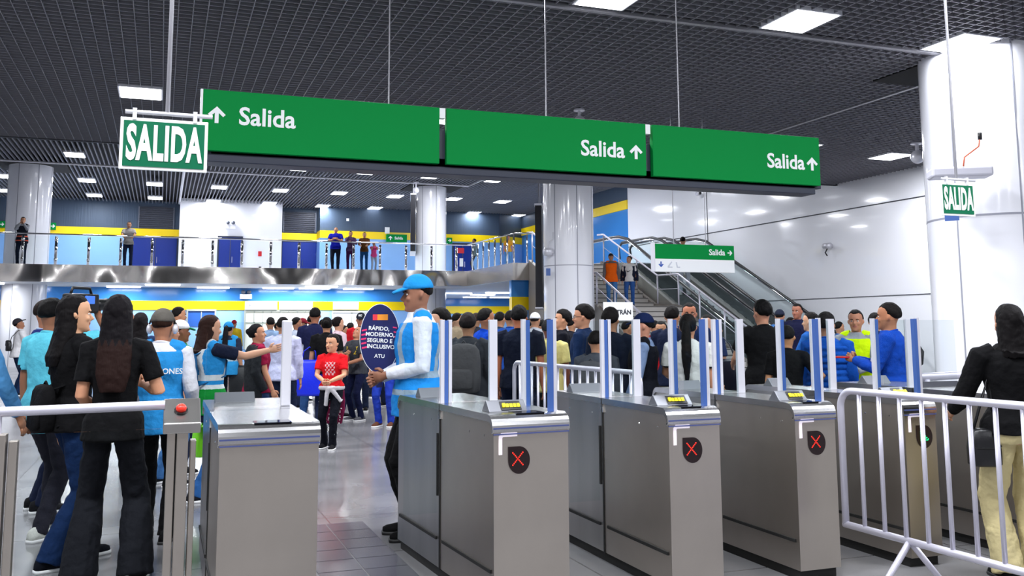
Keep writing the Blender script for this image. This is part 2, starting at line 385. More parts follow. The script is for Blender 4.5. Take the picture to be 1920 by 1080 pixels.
a = onz(59, 312, 7.6); column(a[0], a[1], .77, 7.7, atan2(-a[1], a[0]*-1), 'd')
# dark openings in the ceiling beside the columns
struct(MB().box(11.4, 13.2, 11.3, 12.6, CZ-.012, CZ+.4).build('trim_8', VOID))
for px, y in ((808, 352), (59, 312)):
    a = onz(px, y, 7.6); struct(MB().box(a[0]-1.1, a[0]+1.3, a[1]-.9, a[1]+1.2, 7.585, 7.7).build('trim_9', VOID))

# ------------------------------------------------------------------ ceiling lamps
def lamp(x, y, z, sx=.66, sy=.78, w=None):
    o = thing('ceiling_light', (x, y, z), None, 'light')
    MB().box(-sx/2-.03, sx/2+.03, -sy/2-.03, sy/2+.03, -.012, .05).build('frame', WHITE, o)
    MB().box(-sx/2, sx/2, -sy/2, sy/2, -.02, -.011).build('diffuser', DIFF, o)
    if w:
        L = bpy.data.lights.new('lamp_light', 'AREA'); L.shape = 'RECTANGLE'; L.size = sx; L.size_y = sy; L.energy = w; L.color = (.93, .95, 1)
        lo = bpy.data.objects.new('lamp_light', L); COL.objects.link(lo); lo.parent = o; lo.location = (0, 0, -.03)
    return o
names = {}
near = [(5.25, 10.35, 'square white ceiling lamp cut by the top edge above the overhead sign'), (8.15, 10.35, 'bright square grid ceiling lamp between the top edge and the right hanging rod'), (11.1, 10.4, 'bright square lamp in the grid ceiling directly by the top of the big white column'),
        (-.5, 17.65, 'square lamp in the grid ceiling just above the left SALIDA sign'), (17.0, 18.3, 'square lamp in the grid ceiling beside the camera at the white wall')]
for x, y, l in near: lamp(x, y, CZ, .68, .8, LAMP_W)['label'] = l
for x, y in ((-6.5, 10.4), (-3, 10.4), (-.5, 10.4), (2.4, 10.4), (14, 10.4), (2.3, 17.9), (5.3, 17.9), (8.2, 17.9), (14, 18), (-6, 17.7), (-6, 3.2), (-3, 3.2), (-.5, 3.2), (2.4, 3.2), (5.3, 3.2), (8.2, 3.2), (11, 3.2), (14, 3.2), (-.5, -3), (5.3, -3), (11, -3)):
    l = lamp(x, y, CZ, .68, .8, LAMP_W); l['label'] = 'grid ceiling lamp outside the view or behind the overhead sign'; l['group'] = 'grid ceiling lamps out of view'
rows = [[(5, 330), (140, 290), (285, 299), (430, 308), (562, 316), (688, 323), (808, 331), (927, 338)],
        [(10, 357), (163, 338), (290, 345), (411, 351), (526, 357), (636, 362), (741, 368), (850, 373), (942, 378)],
        [(177, 366), (291, 371), (400, 377), (505, 381), (605, 386), (703, 390), (887, 399), (970, 404), (968, 418)]]
ords = ['first', 'second', 'third', 'fourth', 'fifth', 'sixth', 'seventh', 'eighth', 'ninth']
for r_, row in enumerate(rows):
    for i, (px, py) in enumerate(row):
        p = onz(px, py, 7.6); l = lamp(p[0], p[1], 7.6, .62, .95, LAMP_F if (i+r_) % 2 == 0 else None)
        l['label'] = '%s lamp from the left in the %s row of the far hall ceiling' % (ords[i], ('nearest', 'middle', 'farthest')[r_]); l['group'] = 'far hall ceiling lamps'
for x, y in ((-3, 30), (3, 30), (9, 30), (15, 29), (15, 36)):
    l = lamp(x, y, 7.6, .62, .95, LAMP_F*1.4); l['label'] = 'lamp of the far hall ceiling hidden behind the fascia of the near ceiling'; l['group'] = 'far hall lamps out of view'
def downlight(x, y, z, lab, w=70):
    o = thing('downlight', (x, y, z), lab, 'light', 'downlights under the mezzanine')
    MB().box(-.62, .62, -.2, .2, -.05, 0).build('diffuser', DIFF, o)
    L = bpy.data.lights.new('lamp_light', 'AREA'); L.shape = 'RECTANGLE'; L.size = 1.2; L.size_y = .35; L.energy = w; L.color = (.93, .96, 1)
    lo = bpy.data.objects.new('lamp_light', L); COL.objects.link(lo); lo.parent = o; lo.location = (0, 0, -.07)
for i, px in enumerate((52, 232, 400, 522, 590, 672)):
    p = ony(px, 537, 40.1); downlight(p[0], p[1], 3.06, '%s lamp from the left under the mezzanine slab, washing the blue and yellow wall' % ords[i])
for i, (px, Y) in enumerate(((860, 44), (905, 46), (935, 43), (890, 50), (940, 50))):
    p = ony(px, 547, Y); downlight(p[0], Y, 3.06, '%s lamp in the white recess ceiling right of the far round column' % ords[i], 80)
for x in (-6, 0, 6): downlight(x, 38, 3.06, 'lamp under the mezzanine slab hidden by its edge', 60)
# ================================================================== OVERHEAD SIGNS
def face_poly(name, polys, m, parent, loc, d=.003):
    mb = MB()
    for p in polys: mb.prism(p, -d, d)
    return mb.build(name, m, parent, loc=loc)
SY = 8.5
sg = thing('overhead_sign', (3.55, SY, 3.2), 'long hanging sign of three green panels reading Salida with white arrows over the gates', 'sign')
MB().box(-3.27, 3.28, .03, .28, -.335, -.18).box(-3.2, 3.36, .03, .11, -.27, .1).build('frame', NAVYF, sg, bevel=.006)
ends = [(.27, 2.43), (2.50, 4.66), (4.74, 6.86)]
for i, (a, b) in enumerate(ends):
    a -= 3.55; b -= 3.55
    p = MB().box(a, b, -.03, .03, -.245, .30).build('panel', GREENP, sg, bevel=.004, loc=(0, 0, 0))
    if i == 0: xs, xa = a+.555, a+.12
    elif i == 1: xs, xa = b-.50, b-.12
    else: xs, xa = b-.46, b-.11
    text('lettering', 'Salida', .225, SIGNW, (xs, -.033, -.005 if i else .07), p, bold=.0045, sx=.98)
    face_poly('arrow', [[(x, z+(.075 if i == 0 else -.005)) for x, z in arrow_poly('up', .15)]], SIGNW, p, (xa, -.033, 0))
for x in (-1.09, 1.14): MB().box(x-.03, x+.03, -.02, .04, .20, .30).build('bracket', SIGNW, sg)
MB().box(-3.3, -3.28, -.03, .03, -.12, .30).build('bracket', SIGNW, sg)
for x in (-1.6, .02, 1.56): MB().tube([(x, .05, .2), (x, .05, CZ-3.2)], .007, 6).build('hanging_rod', PROF, sg)
# small rectangular SALIDA signs
def salida(c, w, h, zc, lab, rodtop, rz, rodx, thick=.012):
    o = thing('exit_sign', (c[0], c[1], zc), lab, 'sign', rz=rz)
    MB().box(-w/2, w/2, 0, .012, -h/2, h/2).build('plate', mat('plate_white', (.86, .88, .86), .35), o, bevel=.002)
    MB().box(-w/2+.016, w/2-.016, -.003, .001, -h/2+.016, h/2-.016).build('green_field', GREEND, o)
    text('lettering', 'SALIDA', h*.92, SIGNW, (0, -.0045, -.003), o, bold=.0095*h/.27, sx=.415*w/.42*.27/h, ext=.001, kern=1.08)
    MB().tube([(-w/2+.02, .006, h/2+.03), (w/2+.02, .006, h/2+.03)], .011, 8).build('hanger_bar', PW, o, True)
    for x in (-w/2+.065, w/2-.065): MB().box(x-.01, x+.01, -.004, .016, h/2-.01, h/2+.05).build('clip', PW, o)
    MB().tube([(rodx, .006, h/2+.04), (rodx, .006, rodtop-zc)], .011, 8).build('hanging_rod', PW, o, True)
    return o
salida((-.02, 5, 0), .42, .265, 2.335, 'larger green and white SALIDA sign on a pipe at left', CZ, 0, .01)
salida((5.85, 5.6, 0), .34, .26, 2.385, 'smaller green and white SALIDA sign hanging before the big white column', CZ, 0, 0)
# sign by the escalator
e0 = ony(1225, 457, 16); e1 = ony(1375, 513, 16)
o = thing('hanging_sign', ((e0[0]+e1[0])/2, 16, 2.72), 'green over white hanging sign with Salida and a right arrow before the escalator', 'sign')
w = (e1[0]-e0[0])/2
MB().box(-w, w, -.05, .05, -.02, .27).build('green_panel', GREENP, o); MB().box(-w, w, -.05, .05, -.27, -.02).build('white_panel', SIGNW, o)
MB().box(-w-.03, -w, -.06, .06, -.27, .29).build('end_cap', ALU, o)
text('lettering', 'Salida', .165, SIGNW, (w-.40, -.053, .125), o, bold=.003)
face_poly('arrow', [arrow_poly('right', .11)], SIGNW, o, (w-.1, -.053, .125))
face_poly('arrow', [arrow_poly('down', .11)], mat('ink_blue', S(40, 80, 170), .5), o, (-w+.13, -.053, -.13))
face_poly('pictogram', [[(-.05, -.06), (.05, -.06), (.05, -.04), (-.02, -.04), (.05, .05), (.03, .06), (-.05, -.03)], [(.13, .05), (.15, .05), (.17, -.04), (.22, -.04), (.22, -.06), (.15, -.06)]], mat('ink_grey', S(200, 204, 214), .5), o, (-w+.33, -.053, -.13))
for x in (-.45, .28): MB().tube([(x, 0, .27), (x, 0, 2.9)], .008, 6).build('hanging_rod', PROF, o)
# small green signs far back on the yellow band
for px, y0, y1, w2, Y, tx, lab in ((100, 418, 431, 10, 49.4, 'r', 'small green arrow sign on the yellow band beside the leftmost column'), (743, 440, 454, 38, 48.3, 'Salida', 'small green Salida sign on the yellow band right of the people at the railing'), (842, 446, 457, 9, 48.3, 'r', 'small green arrow sign on the yellow band right of the far round column'), (5, 415, 427, 12, 49.4, 'r', 'small green sign at the left edge of the photo on the yellow band')):
    a = ony(px-w2/2, (y0+y1)/2, Y); b = ony(px+w2/2, (y0+y1)/2, Y); t = ony(px, y0, Y)[2]; u = ony(px, y1, Y)[2]
    o = thing('direction_sign', ((a[0]+b[0])/2, Y-.1, (t+u)/2), lab, 'sign'); hw = (b[0]-a[0])/2; hh = (t-u)/2
    MB().box(-hw, hw, -.03, .16, -hh, hh).build('panel', GREENP, o)
    if tx == 'r': face_poly('arrow', [arrow_poly('right', hh*1.1)], SIGNW, o, (0, -.035, 0))
    else:
        face_poly('arrow', [arrow_poly('up', hh*1.1)], SIGNW, o, (-hw+.2, -.035, 0)); text('lettering', tx, .2, SIGNW, (.1, -.034, 0), o, bold=.004)
# placard behind the crowd
pl = ony(1159, 588, 14); o = thing('placard', (pl[0], 14, 0), 'white placard with dark lettering ending in TRÁN over the crowd before the stairs', 'placard')
MB().box(-.27, .27, -.01, .01, 1.50, 1.80).build('board', SIGNW, o); MB().tube([(0, .012, 0), (0, .012, 1.6)], .015, 8).build('stake', PW, o)
text('lettering', 'EMITRÁN', .105, mat('ink_black', (.02, .02, .03), .6), (.02, -.013, 1.63), o, bold=.003)

# hanging black display boards
for px, y0, y1, Y, lab, top in ((1009, 385, 576, 26.5, 'tall black hanging display board beside the middle round column', 7.6), (775, 365, 471, 38, 'narrow black hanging display board left of the far round column', 7.6)):
    t = ony(px, y0, Y); u = ony(px, y1, Y)[2]; o = thing('display_board', (t[0], Y, u), lab, 'display', rz=radians(-24 if px > 900 else -14)); h = t[2]-u
    MB().box(-.1, .1, 0, 2.2, 0, h).build('screen', mat('screen_navy_black', S(8, 10, 22), .6), o)
    MB().box(-.12, .12, -.02, 2.22, h, h+.06).box(-.12, .12, -.02, 2.22, -.04, 0).build('frame', ALU, o)
    for y in (.3, 1.9): MB().tube([(0, y, h), (0, y, top-u)], .015, 6).build('hanging_rod', PROF, o)

# cameras, speakers and small wall fittings
def cctv(p, lab, r=.07, stem=.12):
    o = thing('dome_camera', p, lab, 'camera')
    MB().cyl((0, 0), r*.9, -.03, 0, 20).build('mount', ALU, o); MB().tube([(0, 0, -.03), (0, 0, -stem)], r*.25, 8).build('stem', ALU, o)
    MB().ell((0, 0, -stem-r*.8), (r, r, r), 14, 9).build('dome', ALU, o, True)
p = onz(1086, 205, CZ); cctv(p, 'white dome camera under the grid ceiling above the overhead sign', .12, .15)
p = onz(1719, 268, CZ); cctv((p[0], p[1], CZ), 'white dome camera under the ceiling by the upper left side of the big column', .16, .2)
p = onz(780, 340, 7.6); cctv((p[0], p[1], 7.57), 'white dome camera on the far ceiling beside the far round column', .14, .25)
def horn(p, rz, lab, s=1.):
    o = thing('speaker', p, lab, 'speaker', rz=rz)
    MB().tube([(-.12*s, 0, 0), (-.02*s, 0, 0), (.12*s, 0, 0)], [.11*s, .12*s, .1*s], 16).build('housing', ALU, o, True)
    MB().tube([(0, 0, .1*s), (.03*s, 0, .28*s), (.14*s, 0, .36*s), (.15*s, 0, .55*s)], .012*s, 6).build('cable', PW, o, True)
p = C0+ray(1028, 472)*(F/67.4); horn(p, 0, 'round white loudspeaker with a cable on the middle round column', 1.)
p = onx(1551, 461, 18.85); o = thing('wall_camera', p, 'small white camera with hanging cable on the glossy wall', 'camera')
MB().tube([(0, -.14, 0), (0, .14, .0)], .09, 12).build('housing', ALU, o, True); MB().tube([(0, 0, -.08), (0, .1, -.2), (0, .02, -.3)], .02, 6).build('cable', BLACK, o, True)
p = onx(1314, 363, 18.9); o = thing('wall_camera', p, 'small dark-eyed camera high on the glossy wall under the overhead sign', 'camera')
MB().tube([(-.1, -.1, 0), (-.1, .1, .0)], .08, 12).build('housing', ALU, o, True); MB().ell((-.1, -.12, 0), (.05, .03, .05), 8, 6).build('lens', BLACK, o)
# emergency lamp with two heads on the column
def emerg(p, rz, s, lab):
    o = thing('emergency_light', p, lab, 'light', rz=rz)
    MB().box(-.16*s, .16*s, -.05*s, .05*s, -.07*s, .07*s).build('body', WHITE, o, bevel=.01*s)
    for x in (-.08, .08): MB().tube([(x*s, -.09*s, .12*s), (x*s, .02*s, .12*s)], .055*s, 12).build('lamp_head', mat('lamp_head_grey', S(90, 96, 110), .4), o, True)
p = ony(461, 556, 40.9); emerg(p, 0, 1.5, 'white emergency light with two round heads on the blue wall over the ticket office')
p = ony(432, 425, 48.1); emerg(p, 0, 1.6, 'pale emergency light on the white shaft over its blue door')
o = thing('conduit_box', (10.95, 9.86, 3.9), 'pale grey box with orange cable on the big column above the SALIDA sign', 'box', rz=-.55)
o.location = tuple(C0+ray(1805, 322)*(F/131.))
MB().box(-.42, .40, -.06, .32, -.07, .07).build('housing', mat('box_lilac_grey', S(196, 196, 208), .4), o, bevel=.03)
MB().tube([(.0, -.05, .07), (.02, -.06, .2), (.22, -.05, .35), (.25, -.03, .5)], .012, 6).build('cable', mat('orange_cable', S(220, 110, 80), .5), o, True)
MB().tube([(.25, -.03, .45), (.25, -.03, .55)], .03, 8).build('plug', BLACK, o, True)
# small plates
def plate(p, w, h, m, lab, rz=0, cat='plate', nm='wall_plate'):
    o = MB().box(-w/2, w/2, -.01, .01, -h/2, h/2).build(nm, m, None, loc=tuple(p)); o.rotation_euler = (0, 0, rz); return tag(o, lab, cat)
plate(C0+ray(1028, 510)*(F/68.), .12, .2, BLUEFR, 'small blue number plate on the middle round column', -.5)
plate(C0+ray(1785, 408)*(F/130.), .19, .09, BLUEFR, 'small blue plate on the big column just under the SALIDA sign', -.85)
plate(ony(652, 412, 48.3), .14, .14, SIGNW, 'small white square on the slate wall above the people at the railing')
plate(ony(726, 432, 48.3), .25, .33, SIGNW, 'white tilted box on the slate wall near the green Salida sign')
plate(ony(863, 470, 48.332), .42, .28, mat('notice_red', S(200, 40, 50), .5), 'red notice on the blue door right of the far column', 0, 'notice', 'notice')
plate(ony(865, 492, 48.332), .2, .45, SIGNW, 'white paper notice on the blue door under the red notice', 0, 'notice', 'notice')
# fire extinguisher
p = ony(487, 500, 48.0); o = thing('fire_extinguisher', (p[0], 47.9, 3.6), 'red fire extinguisher under a red sign at the white shaft', 'fire extinguisher')
MB().tube([(0, 0, .05), (0, 0, .6), (0, 0, .7), (0, 0, .76)], [.12, .12, .07, .03], 14).build('cylinder', mat('red_paint', S(200, 20, 30), .3), o, True)
MB().box(-.06, .06, -.02, .02, .76, .82).build('valve', BLACK, o); MB().tube([(.05, 0, .78), (.16, 0, .6), (.14, 0, .3)], .015, 6).build('hose', BLACK, o, True)
MB().tube([(0, .2, 1.35), (0, .2, 1.6)], .09, 10, flat=.2).build('marker', MATS['red_paint'], o)

# ================================================================== STAIRS AND ESCALATORS
CONC = mat('stair_concrete', S(176, 172, 168), .55, nz=.1, nscale=3); CONC2 = mat('stair_side', S(118, 112, 106), .5, nz=.12, nscale=2)
mb = MB(); X0, X1 = 12.25, 14.95
n1 = 13
for k in range(n1): mb.box(X0, X1, 21.2+k*.32, 25.4, k*2./n1, (k+1)*2./n1)
mb.box(X0, X1, 25.36, 26.9, 0, 2.)
n2 = 10
for k in range(n2): mb.box(X0, X1, 26.9+k*.36, 30.8, 2.+k*1.6/n2-.001, 2.+(k+1)*1.6/n2)
mb.box(X0, X1, 26.9, 30.8, 1.0, 2.0)
ns = MB()
for k in range(n1): ns.box(X0, X1, 21.19+k*.32, 21.21+k*.32, (k+1)*2./n1-.035, (k+1)*2./n1-.006)
for k in range(n2): ns.box(X0, X1, 26.89+k*.36, 26.91+k*.36, 2.+(k+1)*1.6/n2-.035, 2.+(k+1)*1.6/n2-.006)
so_ = struct(mb.build('stairs', CONC)); ns.build('nosing', mat('nosing_dark', S(84, 82, 80), .6), so_)
mb = MB()
for xx in (X0-.12, X1): mb.prism([(20.9, 0), (25.4, 2.05), (26.9, 2.12), (30.8, 3.75), (30.8, 1.2), (27, .0)], xx, xx+.12, axis='x')
struct(mb.build('stair_wall', CONC2))
def stair_rail(x, lab):
    o = thing('stair_handrail', (x, 21.2, 0), lab, 'handrail')
    pts = [(0, -.4, .45), (0, -.2, .98), (0, 4.2, 3.0), (0, 5.5, 3.02), (0, 9.4, 4.72), (0, 9.9, 4.75)]
    MB().tube(pts, .03, 8).build('rail', TUBE, o, True)
    MB().tube([(0, .2, .75), (0, 4.2, 2.55), (0, 5.5, 2.57), (0, 9.4, 4.25)], .012, 6).build('lower_rail', TUBE, o, True)
    for y, zb, zt in ((.4, .2, 1.2), (1.7, .75, 1.85), (3.0, 1.3, 2.42), (4.2, 2, 3), (5.5, 2, 3.02), (6.9, 2.6, 3.65), (8.2, 3.1, 4.2), (9.4, 3.6, 4.72)):
        MB().tube([(0, y, zb), (0, y, zt)], .026, 8).build('post', TUBE, o, True)
    seg = [(.4, 4.2, .2, 2.0, 1.2, 3.0), (4.2, 5.5, 2., 2., 3., 3.02), (5.5, 9.4, 2.0, 3.65, 3.02, 4.7)]
    for a, b, za, zb, ta, tb in seg: MB().prism([(a+.05, za+.2), (b-.05, zb+.2), (b-.05, tb-.1), (a+.05, ta-.1)], -.005, .005, axis='x').build('glass_pane', GLASS_B, o)
stair_rail(12.2, 'left handrail of the stairs with slim steel posts, rising beside the middle column')
stair_rail(15.0, 'right handrail of the stairs with slim steel posts, next to the escalator')
# escalators
def escal(x, w, lab):
    o = thing('escalator', (x, 21.5, 0), lab, 'escalator')
    def prof(off): return [(-2.2, off), (0, off), (1.2, .30+off), (7.8, 3.45+off), (9.2, 3.6+off), (11.2, 3.6+off)]
    for sx in (-w/2, w/2):
        p1 = prof(.95); p0 = prof(.12)
        MB().prism([(p1[0][0]+.3, .12)]+[(p1[0][0], .6)]+p1[1:-1]+[(p1[-1][0]-.3, p1[-1][1])]+[(p1[-1][0], 4.2), (p0[-1][0]-.3, p0[-1][1])]+p0[::-1][1:-1], sx-.006, sx+.006, axis='x').build('balustrade_glass', GLASS_B, o)
        pts = [(sx, -1.9, .2), (sx, -2.25, .4), (sx, -2.3, .7), (sx, -2.1, .95), (sx, 0, .98), (sx, .7, 1.08), (sx, 1.2, 1.28), (sx, 7.8, 4.45), (sx, 8.5, 4.6), (sx, 9.2, 4.62), (sx, 10.9, 4.62), (sx, 11.2, 4.4), (sx, 11.1, 4.0)]
        MB().tube(pts, .045, 8).build('handrail', mat('rubber_handrail', (.015, .015, .018), .35), o, True)
        MB().tube([(sx, q[1], q[2]-.06) for q in pts[3:11]], .03, 6).build('rail_trim', CHROME, o, True)
        s0 = -.12 if sx < 0 else 0
        MB().prism(prof(.14)+[(11.2, 3.1), (9.2, 3.1), (7.8, 2.9), (1.6, 0), (-2.2, 0)], sx-.12, sx+.12, axis='x').build('skirt', STEEL_T if sx > 0 else mat('escalator_cladding', S(176, 172, 166), .4, .6), o)
    mb = MB(); n = 22
    for k in range(n):
        y = .2+k*.38; z = min(3.6, max(0., (k+1)*.178-.1)); mb.box(-w/2+.1, w/2-.1, y, y+.40, max(-.02, z-.5), z)
    mb.build('steps', mat('escalator_step', S(92, 96, 98), .5, .5, bump=.5, bscale=20, stretch=(12, 1, 1)), o)
    MB().box(-w/2, w/2, -2.3, .3, .0, .02).build('landing_plate', STEEL_T, o)
    return o
escal(16.0, 1.35, 'nearer escalator with black handrails and glass sides, next to the stairs')
escal(17.85, 1.35, 'farther escalator against the glossy white wall')

# ================================================================== TICKET GATES
DISP = mat('display_hump_steel', S(112, 114, 120), .4, .6)
def d_shape(cx, cz, w, h, n=28):
    pts = [(cx-w/2, cz+h/2)]
    for k in range(n+1):
        a = pi/2-2*pi*.75*k/n; pts.append((cx+w/2*cos(a), cz+h/2*sin(a)))
    return pts
GY = 4.47; L1 = .80; LT = 1.62; GZ = .97
def gate(x, w, lab, led='x', panes='std', L=1.62, y0=GY, hump=True, rz=0., L1=.80):
    o = thing('ticket_gate', (x, y0, 0), lab, 'ticket gate', rz=rz)
    r = .07
    def side(ya, yb, ra, rb, z0, z1):
        P = [(ya, z0)]
        if ra: P += [(ya+ra*(1-cos(t)), z1-ra+ra*sin(t)) for t in np.linspace(0, pi/2, 7)]
        else: P.append((ya, z1))
        if rb: P += [(yb-rb*(1-sin(t)), z1-rb+rb*cos(t)) for t in np.linspace(0, pi/2, 7)]
        else: P.append((yb, z1))
        return P+[(yb, z0)]
    # two cabinet halves and their lids
    MB().prism(side(0, L1-.006, r-.012, 0, .055, GZ-.03), .008, w-.008, axis='x').build('cabinet', STEEL, o)
    MB().prism(side(L1+.006, L, 0, r-.012, .055, GZ-.03), .008, w-.008, axis='x').build('cabinet', STEEL_D, o)
    for i, (a, b, ra, rb) in enumerate(((-.006, L1-.006, r, 0), (L1+.006, L+.006, 0, r))):
        out = side(a, b, ra, rb, GZ-.10, GZ); inn = side(a+(.012 if ra else 0), b-(.012 if rb else 0), ra-.01 if ra else 0, rb-.01 if rb else 0, GZ-.10, GZ-.031)
        MB().prism([(a, GZ-.085)]+out[1:-1]+[(b, GZ-.085), (b-.02, GZ-.085)]+[(q[0], min(q[1], GZ-.036)) for q in inn[1:-1]][::-1]+[(a+.02, GZ-.085)], 0, w, axis='x').build('lid', STEEL_T, o)
    MB().box(.005, w-.005, -.008, .0, GZ-.070, GZ-.062).box(.005, w-.005, -.009, .0, GZ-.098, GZ-.092).build('lid_seam', mat('seam_blue', S(70, 80, 130), .5), o)
    MB().box(.02, w-.02, .03, L-.03, 0, .056).build('plinth', RUBBER, o)
    for sx in (0, 1):
        xa = -.001 if sx == 0 else w-.009
        MB().box(xa, xa+.01, .03, L1-.05, .205, .222).box(xa, xa+.01, L1+.05, L-.05, .205, .222).build('groove', RUBBER, o)
    MB().box(.003, w-.003, L1-.007, L1+.007, .05, GZ-.01).build('center_gap', RUBBER, o)
    MB().box(.0, .009, L1+.03, L1+.045, .45, .80).build('slot', RUBBER, o)
    sc = MB()
    for y, z in ((.12, .86), (.33, .86), (L1+.15, .87), (L1+.5, .87)): sc.ell((.008, y, z), (.004, .007, .007), 6, 5)
    sc.build('screw', CHROME, o)
    # reader mark, LED face
    bx = w*.0+.035
    if led != 'none':
        MB().prism([(bx, .775), (bx, .865), (bx+.014, .882), (bx+.10, .882), (bx+.10, .862), (bx+.022, .862), (bx+.018, .856), (bx+.018, .775)], -.003, .001).build('reader_mark', mat('reader_mark_pink', S(240, 225, 235), .4, emit=(.9, .85, .95), es=.35), o)
        cx = .145 if w > .4 else .15
        MB().prism(d_shape(cx, .745, .118, .135), -.004, .001).build('signal_face', mat('signal_black', (.012, .004, .005), .15), o)
        mb = MB()
        if led == 'x':
            for k in range(-4, 5):
                for q in (1, -1): mb.ell((cx-.008+k*.0068, -.005, .752+q*k*.0075), (.0036, .002, .0036), 6, 5)
            mb.build('signal_cross', RED_LED, o)
        else:
            for k in range(6):
                mb.ell((cx-.03, -.005, .775-k*.010), (.004, .002, .004), 6, 5); mb.ell((cx-.03+k*.010, -.005, .725), (.004, .002, .004), 6, 5); mb.ell((cx-.025+k*.010, -.005, .775-k*.009), (.004, .002, .004), 6, 5)
                mb.ell((cx-.02+k*.006, -.005, .732+k*.001), (.004, .002, .004), 6, 5)
            mb.build('signal_arrow', GREEN_LED, o)
    if hump:
        for yy, scr in ((.18, True), (L-.30, False))[0 if led != 'none' else 1:]:
            a, b = (w*.12, w*.62) if w > .4 else (w*.10, w*.78)
            dh = MB().prism([(yy-.02, GZ), (yy+.03, GZ+.055), (yy+.04, GZ+.055), (yy+.09, GZ)], a, b, axis='x').build('display_hump', DISP, o, bevel=.003)
            if scr:
                q = MB().add([(a+.07, yy-.0215+.006, GZ+.006), (b-.03, yy-.0215+.006, GZ+.006), (b-.03, yy+.024, GZ+.048), (a+.07, yy+.024, GZ+.048)], [(0, 1, 2, 3)])
                q.add([(v[0], v[1]-.002, v[2]+.002) for v in q.v], [(3, 2, 1, 0)]).build('screen', BLACK, dh)
                c = (a+b)/2; q = MB()
                for k in range(5):
                    x2 = a+.078+k*.021; q.add([(x2, yy-.0075, GZ+.019), (x2+.017, yy-.0075, GZ+.019), (x2+.019, yy+.0095, GZ+.036), (x2+.002, yy+.0095, GZ+.036)], [(0, 1, 2, 3)])
                q.add([(v[0], v[1]-.003, v[2]+.003) for v in q.v], [(3, 2, 1, 0)]); q.v = [(v[0], v[1]-.002, v[2]+.003) for v in q.v]
                q.build('screen_text', YEL_LED, dh)
        MB().box(w*.35, w*.72, .035, .15, GZ-.003, GZ+.002).build('scanner_window', mat('scanner_black', (.01, .012, .02), .05), o, bevel=.002)
    T = 1.45
    def post(px, py, wd, blue):
        MB().box(px-wd/2, px+wd/2, py-.012, py+.012, GZ, T).build('glass_post', ALU, o)
        if blue: MB().box(px+blue*(wd/2), px+blue*(wd/2+.024), py-.014, py+.014, GZ, T-.006).build('blue_seal', BLUEFR, o)
    if panes == 'std':
        xr = w-.05 if w < .4 else w-.07
        post(.035, L1+.05, .022, 0); MB().box(.046, .068, L1+.036, L1+.064, GZ, T-.004).build('blue_seal', BLUEFR, o); post(.082, L1+.05, .02, 0)
        post(xr, L1+.06, .05, 0)
        MB().box(.092, xr-.02, L1+.05, L1+.058, GZ+.004, T-.01).build('glass_pane', GLASS_T, o)
        post(xr+.03, .48, .022, 1); post(xr+.035, .10, .02, -1)
        MB().box(xr+.03, xr+.037, .12, .47, GZ+.004, T-.01).build('glass_pane', GLASS, o)
        # retracting leaves across the lanes on either side
        MB().box(w-.01, w+.19, L1+.054, L1+.062, .35, T-.01).build('gate_leaf', GLASS_B, o)
        MB().box(-.19, .01, L1+.054, L1+.062, .35, T-.01).build('gate_leaf', GLASS_B, o)
    elif panes == 'left':
        MB().box(w-.075, w-.02, L1+.15, L1+.19, GZ, T).build('glass_post', ALU, o, bevel=.008)
        MB().box(-.02, w-.08, L1+.167, L1+.175, GZ+.004, T-.01).build('glass_pane', GLASS, o)
    elif panes == 'right':
        post(.035, L1+.05, .05, 0); MB().box(.06, .46, L1+.05, L1+.058, GZ+.03, T-.01).build('glass_pane', GLASS, o)
        MB().box(.06, .46, L1+.046, L1+.062, GZ, GZ+.035).build('pane_frame', SEAM, o); MB().box(-.19, .01, L1+.054, L1+.062, .35, T-.01).build('gate_leaf', GLASS_B, o)
    return o
gate(.26, .46, 'wide steel ticket gate left of the open lane, without a signal', 'none', 'left', y0=4.50, L=1.7, hump=True)
gate(1.56, .43, 'wide steel ticket gate with red cross beside the man with the paddle sign', 'x', rz=.055)
gate(2.55, .33, 'steel ticket gate with red cross, second from the open lane', 'x')
gate(3.36, .29, 'steel ticket gate with red cross whose edge is hidden behind the front barrier', 'x')
gate(4.14, .25, 'steel ticket gate with the green signal behind the front barrier', 'g')
gate(4.93, .45, 'last steel ticket gate, beside the woman in cream trousers', 'none', 'right', y0=3.95, L1=1.27, L=2.1)
MB().tube([(6.3, 6.5, 0), (6.3, 6.5, .93)], .03, 10).tube([(6.2, 6.5, .95), (8.2, 6.9, .95)], .035, 10).build('guard_rail', TUBE, None, True)
tag(bpy.data.objects['guard_rail'], 'short tubular rail at the foot of the big column', 'railing')

# ------------------------------------------------------------------ crowd barriers
def barrier(p, rz, L, top, low, nb, legs, lab):
    o = thing('crowd_barrier', (p[0], p[1], 0), lab, 'barrier', rz=rz)
    r = .019; R = .09
    fr = [(0, 0, low), (0, 0, top-R)]+[(R*(1-cos(t)), 0, top-R+R*sin(t)) for t in np.linspace(.2, pi/2, 6)]
    fr += [(L-R*(1-cos(t)), 0, top-R+R*sin(t)) for t in np.linspace(pi/2, .2, 6)]+[(L, 0, top-R), (L, 0, low)]
    MB().tube(fr, r, 10, ref=(0, 1, 0)).tube([(-.01, 0, low), (L+.01, 0, low)], r, 10).build('frame', TUBE, o, True)
    for k in range(1, nb+1):
        x = L*k/(nb+1); MB().tube([(x, 0, low), (x, 0, top)], .0115, 8).build('bar', TUBE, o, True)
    for x in legs:
        MB().tube([(x, 0, low), (x+.0, -.30, .01)], .016, 8).tube([(x, 0, low), (x, .30, .01)], .016, 8).build('leg', TUBE, o, True)
    return o
barrier((3.54, 4.29), radians(-88), 2.15, 1.05, .33, 14, (.45, 1.7), 'large galvanised crowd barrier at the right front, before the green-signal gate')
